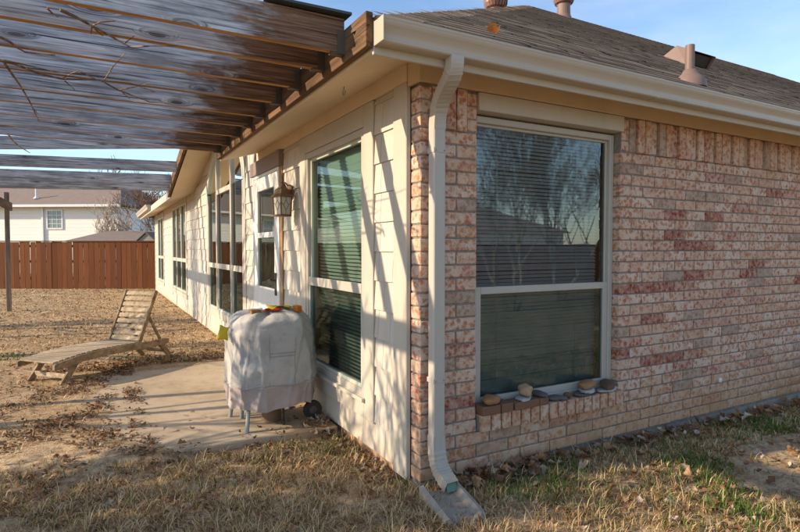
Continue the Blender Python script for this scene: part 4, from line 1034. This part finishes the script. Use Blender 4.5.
def stone(x, y, z, rx, ry_, rz_, mat, label, seed, dome=1.0):
    rs_ = random.Random(seed); bm = bmesh.new(); bmesh.ops.create_icosphere(bm, subdivisions=3, radius=1); ph = [rs_.uniform(0, 6) for _ in range(8)]
    for v in bm.verts:
        c = v.co.normalized(); d = 1+.16*math.sin(2.3*c.x+ph[0])*math.sin(2.9*c.y+ph[1])+.09*math.sin(5*c.x+4*c.z+ph[2])+.05*math.sin(9*c.y-7*c.z+ph[3])+.03*math.sin(15*c.x+11*c.y+ph[4])
        q = c*d; zz = math.copysign(abs(q.z)**.75, q.z); v.co = Vector((q.x*rx, q.y*ry_, zz*rz_+rz_*.93))
    lo_ = min(v.co.z for v in bm.verts)
    me = bpy.data.meshes.new('stone'); bm.to_mesh(me); bm.free(); me.materials.append(mat)
    for p_ in me.polygons: p_.use_smooth = True
    o = bpy.data.objects.new('stone', me); C.objects.link(o); put(o, (x, y, z-lo_-.002)); o.rotation_euler = (0, 0, rs_.uniform(0, 6)); return tag(o, label, 'stone', 'stones on the window sill')
Bz = SZ+.056
stone(.530, -.012, Bz, .085, .05, .028, M_st1, 'flat ochre stone on the leftmost loose bricks of the sill', 1)
stone(.805, -.012, SZ+.050, .090, .050, .009, M_st4, 'pale thin slab under the tan domed stone on the sill', 2)
stone(.815, -.014, SZ+.067, .056, .042, .040, M_st2, 'tan domed stone on a pale slab on the sill', 3)
stone(.955, .005, SZ+.049, .085, .045, .014, M_st3, 'flat grey slate stone beside the tan domed stone', 4)
stone(1.105, -.01, SZ, .075, .045, .016, M_st3, 'low dark stone on the sill right of the loose bricks', 5)
stone(1.21, -.01, SZ, .030, .028, .020, M_st5, 'small round brown stone near the middle of the sill', 6)
stone(1.385, .0, SZ, .125, .058, .013, M_st3, 'wide dark slab at the bottom of the stone stack on the sill', 7)
stone(1.405, -.005, SZ+.024, .100, .050, .013, M_st4, 'pale slab in the middle of the stone stack on the sill', 8)
stone(1.405, -.008, SZ+.048, .098, .052, .026, M_st1, 'rust-brown stone topping the stack on the sill', 9)
stone(1.615, -.01, SZ, .105, .050, .014, M_st4, 'pale slab at the right end of the sill under a dark stone', 10)
stone(1.620, -.012, SZ+.026, .112, .055, .026, M_st5, 'dark brown stone at the right end of the sill', 11)

# ------------------------------------------------------------------ fences
def picket_mesh(wd, h, seed):
    rs_ = random.Random(seed); m = MB(); m.box(-wd/2, -.009, 0, wd/2, .009, h+rs_.uniform(-.008, .008)); me = bpy.data.meshes.new('picket'); me.from_pydata(m.v, [], m.f); me.materials.append(M_fence); return me
PK = [picket_mesh(w_, 1.665, i) for i, w_ in enumerate((.176, .181, .185, .179))]
FA = math.radians(-28.8); fu = Vector((math.cos(FA), math.sin(FA), 0)); fv = Vector((-math.sin(FA), math.cos(FA), 0)); F0 = Vector((-2.32, 19.8, 0))
def fp_(u_, v_, z): return F0+fu*u_+fv*v_+Vector((0, 0, z))
fen = thing('wooden_fence', 'reddish-brown stained board fence across the back of the yard', 'fence', fp_(-4, 0, -.03))
x = -13.0
while x < 5.5:
    inst('picket', PK[random.randrange(4)], fp_(x, random.uniform(-.006, .006), -.02), fen, rot=(0, random.gauss(0, .006), FA)); x += .186+random.uniform(-.003, .010)
for z in (.35, .95, 1.5):
    m = MB(); m.obox(fp_(-3.75, .035, z), (fu, fv, (0, 0, 1)), (9.4, .02, .045)); m.build('rail', M_fence, fen)
m = MB(); m.obox(fp_(-3.75, .02, 1.672), (fu, fv, (0, 0, 1)), (9.4, .055, .018)); m.build('cap_board', M_fence, fen, .004)
x = -13
while x < 5.5:
    m = MB(); m.obox(fp_(x, .1, .67), (fu, fv, (0, 0, 1)), (.045, .043, .97)); m.build('post', M_fence, fen); x += 2.4
# fence and house across the side yard, seen only as reflections in the brick wall's window
fn2 = thing('wooden_fence', 'brown board fence reflected in the window of the brick wall', 'fence', (12, -12.5, -.05))
x = 2.0
while x < 27:
    inst('picket', PK[random.randrange(4)], (x, -12.5, -.10), fn2, rot=(0, random.gauss(0, .006), 0)); x += .186+random.uniform(-.003, .008)
for z in (.3, 1.4):
    m = MB(); m.box(2, -12.488, z-.045, 27, -12.45, z+.045); m.build('rail', M_fence, fn2)

# ------------------------------------------------------------------ neighbouring buildings
def clap(name, col):
    m, nt, b = newmat(name, .6, .3); sep = nd(nt, 'SeparateXYZ', {0: nd(nt, 'NewGeometry').outputs['Position']})
    fr = math_(nt, 'FRACT', math_(nt, 'MULTIPLY', sep.outputs[2], 1/.2)); n = noise(nt, pos(nt), 2, 4)
    setc(nt, b, mixc(nt, n, [v*.94 for v in col], col)); bump(nt, b, math_(nt, 'SUBTRACT', 1.0, fr), 1.0, .03); return m
M_clap = clap('white_clapboard', (.80, .76, .68)); M_nroof = paint('neighbour_shingles', (.24, .18, .15), .2, .95, .3, 3, (1, 1, 60)); M_shed = paint('shed_roofing', (.20, .16, .135), .2, .9, .3, 3); M_shedw = paint('shed_wall', (.30, .27, .24), .1, .8, .2)
NA = math.radians(-32); nu = (math.cos(NA), math.sin(NA)); nv_ = (-math.sin(NA), math.cos(NA))
def turned(ox, oy): return lambda p: (ox+nu[0]*p[0]+nv_[0]*p[1], oy+nu[1]*p[0]+nv_[1]*p[1], p[2])
nh = thing('neighbour_house', 'white clapboard house with brown roof beyond the back fence', 'house', (-6.5, 35.8, -.03))
XF[0] = turned(-.738, 32)
NX0, NX1, NY = -19.0, 0.0, 0.0
m = MB(); m.box(NX0, NY, -.1, NX1, NY+4.6, 3.80); m.build('wall', M_clap, nh)
m = MB(); e = [(NX0-.4, NY-.4, 3.88), (NX1+.4, NY-.4, 3.88), (NX1+.4, NY+5.0, 3.88), (NX0-.4, NY+5.0, 3.88), (NX0+3.5, NY+4.1, 6.2), (NX1-2.2, NY+4.1, 6.2)]
m.add(e, [(0,1,5,4), (1,2,5), (2,3,4,5), (3,0,4)]); m.add([(a, b_, c-.02) for a, b_, c in e[:4]], [(3,2,1,0)]); nr = m.build('roof', M_nroof, nh, fix=False)
m = MB(); m.box(NX0-.42, NY-.53, 3.74, NX1+.42, NY-.405, 3.88); m.build('gutter', M_white, nh, .01)
m = MB(); m.box(-4.46, NY-.09, 0, -4.36, NY-.005, 3.74); m.build('downspout', M_white, nh)
m = MB(); m.tube([(-5.1, NY+.4, 4.0), (-5.1, NY+.4, 4.95)], .05, 10); m.lathe([(.16, 4.28), (.06, 4.42)], (-5.1, NY+.4, 0), 12); m.build('vent_pipe', M_white, nh)
def nwindow(x0, x1, z0, z1, parent, y):
    m = MB(); frame_rects(m, x0-.08, x1+.08, z0-.08, z1+.08, .08, y-.05, y+.0, 0); wn = m.build('window', M_white, parent, .01)
    pane_(x0, x1, z0, z1, y-.012, 0, wn, M_ng)
    m = MB()
    for k in (1, 2): xx = x0+(x1-x0)*k/3; m.box(xx-.012, y-.03, z0, xx+.012, y-.015, z1)
    for k in (1, 2, 3): zz = z0+(z1-z0)*k/4; m.box(x0, y-.032, zz-.012, x1, y-.014, zz+.012)
    m.build('glazing_bar', M_white, wn)
def ngm():
    m, nt, b = newmat('far_window_glass', .05, .6); n = noise(nt, pos(nt), 2); setc(nt, b, mixc(nt, n, (.10, .14, .17), (.20, .26, .30))); return m
M_ng = ngm()
nwindow(-4.12, -3.31, 2.58, 3.55, nh, NY); nwindow(-10.5, -9.6, 2.3, 3.45, nh, NY)
sd_ = thing('garden_shed', 'low grey-brown roofed shed just behind the back fence', 'shed', (-1.2, 24.4, -.03))
XF[0] = turned(.379, 22.5)
m = MB(); m.box(-3.8, .25, -.1, -.1, 2.6, 1.76); m.prism([(-.76, 1.74), (-.02, 1.74), (-.39, 2.07)], 1, .0, .3); m.build('wall', M_shedw, sd_)
m = MB(); m.add([(-4.02, 0, 1.735), (.05, 0, 1.74), (.05, 2.8, 1.735), (-4.02, 2.8, 1.735), (-3.0, 1.4, 2.20), (-.4, 1.4, 2.20)], [(0,1,5,4), (1,2,5), (2,3,4,5), (3,0,4), (3,2,1,0)])
m.add([(-.84, -.06, 1.735), (-.39, -.06, 2.13), (.06, -.06, 1.735), (-.84, 1.5, 1.735), (-.39, 1.5, 2.13), (.06, 1.5, 1.735), (-.84, -.06, 1.69), (-.39, -.06, 2.085), (.06, -.06, 1.69)], [(0,1,4,3), (1,2,5,4), (0,6,7,1), (1,7,8,2)]); m.build('roof', M_shed, sd_, fix=False)
XF[0] = None
rh = thing('neighbour_house', 'pale house with dark roof reflected in the window of the brick wall', 'house', (20, -34, -.1))
m = MB(); m.box(11, -40, -.2, 32, -30, 2.7); m.build('wall', M_clap, rh)
m = MB(); m.add([(10.5, -29.5, 2.65), (32.5, -29.5, 2.65), (32.5, -40.5, 2.65), (10.5, -40.5, 2.65), (15, -35, 5.0), (28, -35, 5.0)], [(1,0,4,5), (2,1,5), (3,2,5,4), (0,3,4), (0,1,2,3)]); m.build('roof', M_nroof, rh, fix=False)
m = MB(); m.lathe([(.06, 0), (.10, .03), (.12, .10), (.10, .17), (.05, .205)], (-.03, 19.3, -.03), 18); tag(m.build('red_ball', M_red, smooth=True), 'small red ball at the foot of the back fence by the house', 'ball')

# ------------------------------------------------------------------ trees
def bark(name, d, l):
    m, nt, b = newmat(name, .9, .15); n = noise(nt, pos(nt, (6, 6, 2)), 3, 5, .65); setc(nt, b, ramp(nt, n, [(.3, d), (.7, l)])); bump(nt, b, n, .7, .02); return m
M_bk1 = bark('grey_brown_bark', (.10, .075, .055), (.27, .22, .17)); M_bk2 = bark('pale_bark', (.28, .22, .175), (.52, .45, .38)); M_bk3 = bark('brown_bark', (.12, .07, .05), (.26, .17, .12))
def grow(mt, mc, rs_, p, d, L_, r, lev, maxlev, up=.12, spread=.75, kids=(4, 6), minr=.004):
    n = 5 if lev < 2 else 4; pts = [p]; rad = [r]; q = p.copy(); dd = d.copy()
    for i in range(n):
        dd = (dd+Vector((rs_.gauss(0, .13), rs_.gauss(0, .13), rs_.gauss(0, .10)+up*(1 if lev else .3)))).normalized(); q = q+dd*(L_/n); pts.append(q.copy()); rad.append(max(minr, r*(1-.62*(i+1)/n)))
    (mt if lev == 0 else mc).tube(pts, rad, 8 if lev == 0 else (6 if lev == 1 else (4 if lev < 4 else 3)), cap=False)
    if lev >= maxlev: return
    nk = rs_.randint(*kids)+(2 if lev == 0 else 0)
    for k in range(nk):
        t = rs_.uniform(.35 if lev else .3, 1.0); i = min(n-1, int(t*n)); f = t*n-i; b0 = pts[i].lerp(pts[i+1], min(1, f)); bd_ = (pts[i+1]-pts[i]).normalized()
        ax = Vector((rs_.gauss(0, 1), rs_.gauss(0, 1), rs_.gauss(0, .6))); ax = (ax-bd_*ax.dot(bd_)).normalized(); ang = rs_.uniform(.5, 1.0)*spread
        nd_ = (bd_*math.cos(ang)+ax*math.sin(ang)).normalized(); rr0 = rad[i]*(1-f)+rad[i+1]*f
        grow(mt, mc, rs_, b0, nd_, L_*rs_.uniform(.5, .75), max(minr, rr0*rs_.uniform(.45, .7)), lev+1, maxlev, up, spread, kids, minr)
def tree(x, y, L_, r, seed, maxlev, mat, label, up=.12, spread=.8, kids=(4, 6), lean=(0, 0), minr=.004, stems=1):
    rs_ = random.Random(seed); z = float(gz(x, y))-.1; t = thing('bare_tree', label, 'tree', (x, y, z), 'leafless trees'); mt, mc = MB(), MB()
    for s in range(stems):
        ln = (lean[0]+(rs_.gauss(0, .28) if stems > 1 else 0), lean[1]+(rs_.gauss(0, .28) if stems > 1 else 0))
        grow(mt, mc, rs_, Vector((x+rs_.gauss(0, .08)*(stems > 1), y, z)), Vector((ln[0], ln[1], 1)).normalized(), L_, r, 0, maxlev, up, spread, kids, minr)
    mt.build('trunk', mat, t, fix=False, smooth=True); mc.build('crown', mat, t, fix=False, smooth=True); return t
tree(-5.3, 6.6, 2.6, .11, 11, 3, M_bk1, 'leafless yard tree left of the pergola casting branch shadows on the siding', .12, .85, (5, 7), (.05, -.10), .010)
tree(-5.0, 3.05, 2.9, .06, 17, 3, M_bk1, 'slim leafless yard tree whose shadow crosses the patio', .14, .75, (4, 6), (0, .05), .009)
tree(-6.4, 10.2, 3.2, .13, 23, 3, M_bk1, 'second leafless yard tree farther back that shades the siding', .12, .85, (5, 7), (.05, 0), .012)
tree(-5.0, 1.05, 1.6, .04, 31, 3, M_bk1, 'leafless many-stemmed shrub left of the pergola that shades the near grass', .10, .85, (4, 5), (0, .0), .008, 7)
tree(-1.0, 25.6, 1.75, .05, 41, 4, M_bk2, 'pale many-stemmed leafless tree in front of the white house', .16, .75, (3, 4), (0, 0), .008, 3)
tree(1.2, 25.0, 2.6, .07, 43, 4, M_bk3, 'brown leafless tree behind the shed beside the house corner', .14, .8, (4, 5), (-.1, 0), .008, 3)
tree(-.2, 44, 5.0, .18, 47, 3, M_bk3, 'tall leafless tree far behind the shed roof', .15, .75, (4, 5), (0, 0), .02)
tree(6.9, -7.0, 2.5, .05, 53, 5, M_bk1, 'leafless many-stemmed tree reflected in the window of the brick wall', .15, .66, (3, 5), (0, .0), .003, 3)
tree(9.9, -8.6, 2.8, .06, 59, 5, M_bk1, 'farther leafless tree reflected at the right of the brick wall window', .15, .66, (3, 4), (0, .0), .003, 3)

# ------------------------------------------------------------------ grass, litter
def grassy(col_name):
    m, nt, b = newmat('grass_blades', .75, .2); a = nd(nt, 'Attribute', attribute_name='col', attribute_type='GEOMETRY').outputs['Color']
    setc(nt, b, a); b.inputs['Subsurface Weight'].default_value = 0
    tr = nd(nt, 'BsdfTranslucent', {'Color': a}); mx = nd(nt, 'MixShader', {0: .25, 1: b.outputs[0], 2: tr.outputs[0]}); nt.links.new(mx.outputs[0], nt.nodes['Material Output'].inputs[0]); return m
M_blade = grassy('x')
rg = np.random.default_rng(4)
def allowed(x, y):
    slab = (x > -1.55-.3*(y < 1.5)) & (y > 1.20) & (y < 4.35)
    hs = (x > -.02) & (y > -.03)
    return ~(slab | hs)
def patch(x, y, s, o): return np.sin(x*s+o)*np.sin(y*s*1.13+2*o)+.6*np.sin(x*s*2.1-y*s*1.4+3*o)+.4*np.sin(x*s*4.3+y*s*3.9+o)
def greenness(x, y):
    g_ = .04+.10*(patch(x, y, 2.6, 1.0) > .9)
    r_ = sst(.2, .9, x)*sst(.1, -.15, y)
    g_ = g_+r_*(.12+.50*sst(.2, .9, patch(x, y, 3.1, 2.2)))
    g_ = g_+.5*sst(.35, .1, np.hypot(x-.55, (y+.33)*1.3))+.55*sst(.5, .2, np.hypot(x-3.3, y+.2))
    g_ = g_+.5*sst(.45, .15, np.hypot(x+.25, y-.95))*.6+.5*sst(.4, .1, np.hypot(x+1.5, y-4.75))+.5*sst(.6, .2, np.hypot(x+2.9, y-5.9))
    return np.clip(g_, 0, .85)
def blades(N, rmin, rmax, az0, az1):
    r = np.exp(rg.uniform(math.log(rmin), math.log(rmax), N)); az = np.radians(rg.uniform(az0, az1, N))
    return CAMP[0]+r*np.sin(az), CAMP[1]+r*np.cos(az), r
def make_grass():
    x, y, r = blades(860000, 1.15, 24, -20, 90)
    ok = allowed(x, y)
    dirt = sst(-1.15, -1.6, x)*sst(1.05, 1.5, y)*sst(5.6, 4.6, y)          # bare soil and mulch left of the slab
    bare = sst(1.0, .75, np.hypot((x-2.9)*.8, (y+.95)*1.8))                # worn patch by the right edge
    # tufts: draw blades towards random tuft centres
    cs = .075; jx = np.floor(x/cs); jy = np.floor(y/cs); hsh = np.sin(jx*127.1+jy*311.7)*43758.5453; hx = hsh-np.floor(hsh); hs2 = np.sin(jx*269.5+jy*183.3)*43758.5453; hy = hs2-np.floor(hs2)
    cx_ = (jx+.2+.6*hx)*cs; cy_ = (jy+.2+.6*hy)*cs; pull = rg.uniform(0, .75, len(x)); x = x+(cx_-x)*pull; y = y+(cy_-y)*pull; ok &= allowed(x, y)
    lump = patch(x, y, 5.2, .7)*.5+patch(x, y, 13, 1.9)*.5+(hx-.5)*.6
    keep = rg.random(len(x)) < (1-.93*dirt)*(1-.95*bare)*np.clip(.74+.60*lump, .10, 1)*np.where(y > 5, .8, 1)
    ok &= keep; x, y, r = x[ok], y[ok], r[ok]; lump = lump[ok]; n = len(x)
    z = gz(x, y); fr_ = sst(6, 2, r)
    h = (rg.gamma(4, .0080, n)+.010)*(1+.35*np.clip(lump, -1, 1))*np.where(y > 4.6, .62, 1.0)*np.where((x < 0) & (y > 1.0), .8, 1)
    wd = (.0018+.0009*rg.random(n))*np.maximum(1, r/3.2); th = rg.uniform(0, 2*PI, n)
    gr = greenness(x, y); isg = rg.random(n) < gr
    lean = np.where(isg, rg.uniform(.1, .9, n), rg.uniform(.55, 1.9, n)); h = np.where(isg, h*.95+.008, h*1.3)
    dx, dy = np.cos(th), np.sin(th); px, py = -dy, dx
    up1 = h*.55*np.cos(lean*.6); o1 = h*.55*np.sin(lean*.6); up2 = up1+h*.5*np.cos(lean*1.25); o2 = o1+h*.5*np.sin(lean*1.25)
    up2 = np.maximum(up2, .004+.01*rg.random(n))
    B = np.stack([x, y, z-.004], -1)
    v = np.empty((n, 5, 3)); side = np.stack([px*wd, py*wd, np.zeros(n)], -1); D1 = np.stack([dx*o1, dy*o1, up1], -1); D2 = np.stack([dx*o2, dy*o2, up2], -1)
    v[:, 0] = B-side; v[:, 1] = B+side; v[:, 2] = B+D1+side*.8; v[:, 3] = B+D1-side*.8; v[:, 4] = B+D2
    t = rg.random(n)[:, None]; straw = np.array([.64, .45, .225])*(1-t)+np.array([.78, .59, .34])*t; brown = np.array([.27, .15, .068])*(1-t)+np.array([.44, .265, .135])*t
    c = np.where((rg.random(n) < .40)[:, None], brown, straw); gc = np.array([.075, .135, .022])*(1-t)+np.array([.16, .24, .05])*t; c = np.where(isg[:, None], gc, c)*rg.uniform(.8, 1.15, n)[:, None]
    col = np.ones((n, 5, 4)); col[:, :, :3] = c[:, None]
    k = np.arange(n)*5; lo_ = np.stack([k, k+1, k+2, k+3, k+3, k+2, k+4], -1).ravel(); st_ = np.stack([np.arange(n)*7, np.arange(n)*7+4], -1).ravel()
    return fast_mesh('grass', v.reshape(-1, 3), lo_, st_, None, M_blade, col=col.reshape(-1, 4))
o = make_grass(); tag(o, 'short winter lawn of straw-coloured grass with green patches', 'grass', kind='stuff')

def leafmat(name='dead_leaf'):
    m, nt, b = newmat(name, .8, .25); a = nd(nt, 'Attribute', attribute_name='col', attribute_type='GEOMETRY').outputs['Color']
    n = noise(nt, pos(nt), 60, 3); setc(nt, b, mixc(nt, ramp(nt, n, [(.35, .45), (.6, 0.0)]), a, (.10, .05, .025)))
    tr = nd(nt, 'BsdfTranslucent', {'Color': a}); mx = nd(nt, 'MixShader', {0: .2, 1: b.outputs[0], 2: tr.outputs[0]}); nt.links.new(mx.outputs[0], nt.nodes['Material Output'].inputs[0]); return m
M_leaf = leafmat()
# a lobed oak leaf: spine plus two wavy margins
SP = np.linspace(0, 1, 6); LW = np.array([.04, .22, .16, .34, .20, .03])
def leaf_verts(size, curl, fold, tw):
    v = []
    for s_, w_ in zip(SP, LW):
        z = curl*(s_-.5)**2*4*size*.3; v += [(s_*size-.5*size, 0, z), (s_*size-.5*size, w_*size, z+fold*w_*size), (s_*size-.5*size, -w_*size, z+fold*w_*size*(1+tw))]
    return np.array(v)
LF = []
for i in range(5): a = i*3; LF += [(a, a+3, a+4, a+1), (a, a+2, a+5, a+3)]
LF = np.array(LF)
def litter(pts, sizes, name):
    n = len(pts); Vs = np.empty((n, 18, 3)); cols = np.ones((n, 18, 4))
    pal = np.array([(.34, .18, .085), (.26, .13, .065), (.44, .27, .15), (.52, .38, .25), (.21, .11, .06), (.40, .20, .08), (.56, .46, .36)])
    for i, (x, y, z) in enumerate(pts):
        v = leaf_verts(sizes[i], rg.uniform(-.8, 1.4), rg.uniform(-.2, 1.0), rg.uniform(-.6, .6)); a, b_, c = rg.uniform(0, 6.28), rg.normal(0, .35), rg.normal(0, .35)
        R_ = np.array(Matrix.Rotation(a, 3, 'Z') @ Matrix.Rotation(b_, 3, 'X') @ Matrix.Rotation(c, 3, 'Y')); v = v@R_.T; v[:, 2] -= v[:, 2].min(); Vs[i] = v+np.array([x, y, z]); cols[i, :, :3] = pal[rg.integers(0, len(pal))]*rg.uniform(.75, 1.15)*(.68 if sizes[i] < .036 else 1)
    lo_ = (np.arange(n)[:, None, None]*18+LF[None]).ravel(); st_ = np.arange(n*10)*4
    return fast_mesh(name, Vs.reshape(-1, 3), lo_, st_, None, M_leaf, col=cols.reshape(-1, 4))
pts = []; szs = []
def scatter(n, fx, sz, lift=.004):
    k = 0; tries = 0
    while k < n and tries < n*8:
        tries += 1; x, y = fx()
        if (x > -.02 and y > -.03): continue
        if sz < .04 and rg.random() > .30+.62*float(patch(x, y, 4.1, .4)): continue          # crumbs lie in drifts
        z = max(float(gz(x, y)), .001 if (-1.5 < x and 1.25 < y < 4.4) else -9)+lift*rg.random(); pts.append((x, y, z)); szs.append(sz*rg.uniform(.6, 1.35)); k += 1
U = rg.uniform
def polar(r0, r1):
    def f():
        r = math.exp(U(math.log(r0), math.log(r1))); a = math.radians(U(-18, 85)); return CAMP[0]+r*math.sin(a), CAMP[1]+r*math.cos(a)
    return f
scatter(420, polar(1.4, 5), .048, .03)
def lawn(): y = U(4.3, 19.5); return U(-1.75-.30*(y+2.8), -.05), y
scatter(1800, lawn, .055, .012)
scatter(2400, lambda: (-1.35-abs(rg.normal(0, .65)), U(1.25, 4.4)), .030, .012)      # mulch beside the slab
scatter(700, lambda: (U(-2.3, -.2), 4.35+abs(rg.normal(0, .3))), .045, .02)           # under the lounger
scatter(330, lambda: (U(.15, 4.6), -.03-abs(rg.normal(0, .09))), .075, .05)           # drift along the brick wall
scatter(160, lambda: (U(.18, .8), -.04-abs(rg.normal(0, .07))), .065, .06)
scatter(260, lambda: (-.04-abs(rg.normal(0, .10)), U(.2, 1.25)), .050, .02)
scatter(90, lambda: (U(-1.3, -.05), 1.20+rg.normal(0, .04)), .032, .01)
scatter(26, lambda: (U(-.6, -.05), U(1.3, 2.0)), .035, .003)
scatter(50, lambda: (-.06-abs(rg.normal(0, .1)), U(1.2, 1.5)), .06, .03)
scatter(330, lambda: (U(.9, 3.6), U(-1.5, -.45)), .055, .035)
scatter(1500, lambda: (U(-2.6, -.1), U(-.9, 1.3)), .026, .03)
scatter(900, lambda: (U(-2.8, -1.3), U(1.0, 3.6)), .024, .012)
o = litter(pts, szs, 'leaf_litter'); tag(o, 'brown fallen oak leaves littering lawn and soil', 'leaves', kind='stuff')
# single leaf caught on the roof
def one_leaf(x, y, z, size, colr, label, rot, cat='leaf', group=None, name='fallen_leaf'):
    v = leaf_verts(size, .9, .5, .3)@np.array(Matrix.Rotation(rot[2], 3, 'Z') @ Matrix.Rotation(rot[0], 3, 'X')).T; v[:, 2] -= v[:, 2].min()
    col = np.ones((18, 4)); col[:, :3] = colr; o = fast_mesh(name, v, LF.ravel(), np.arange(10)*4, None, M_leaf, col=col); put(o, (x, y, z)); return tag(o, label, cat, group)
p = onroof(.72, .20); one_leaf(p.x, p.y, p.z+.012, .16, (.50, .19, .05), 'orange dead leaf caught on the roof shingles above the gutter', (-.5, 0, .6))
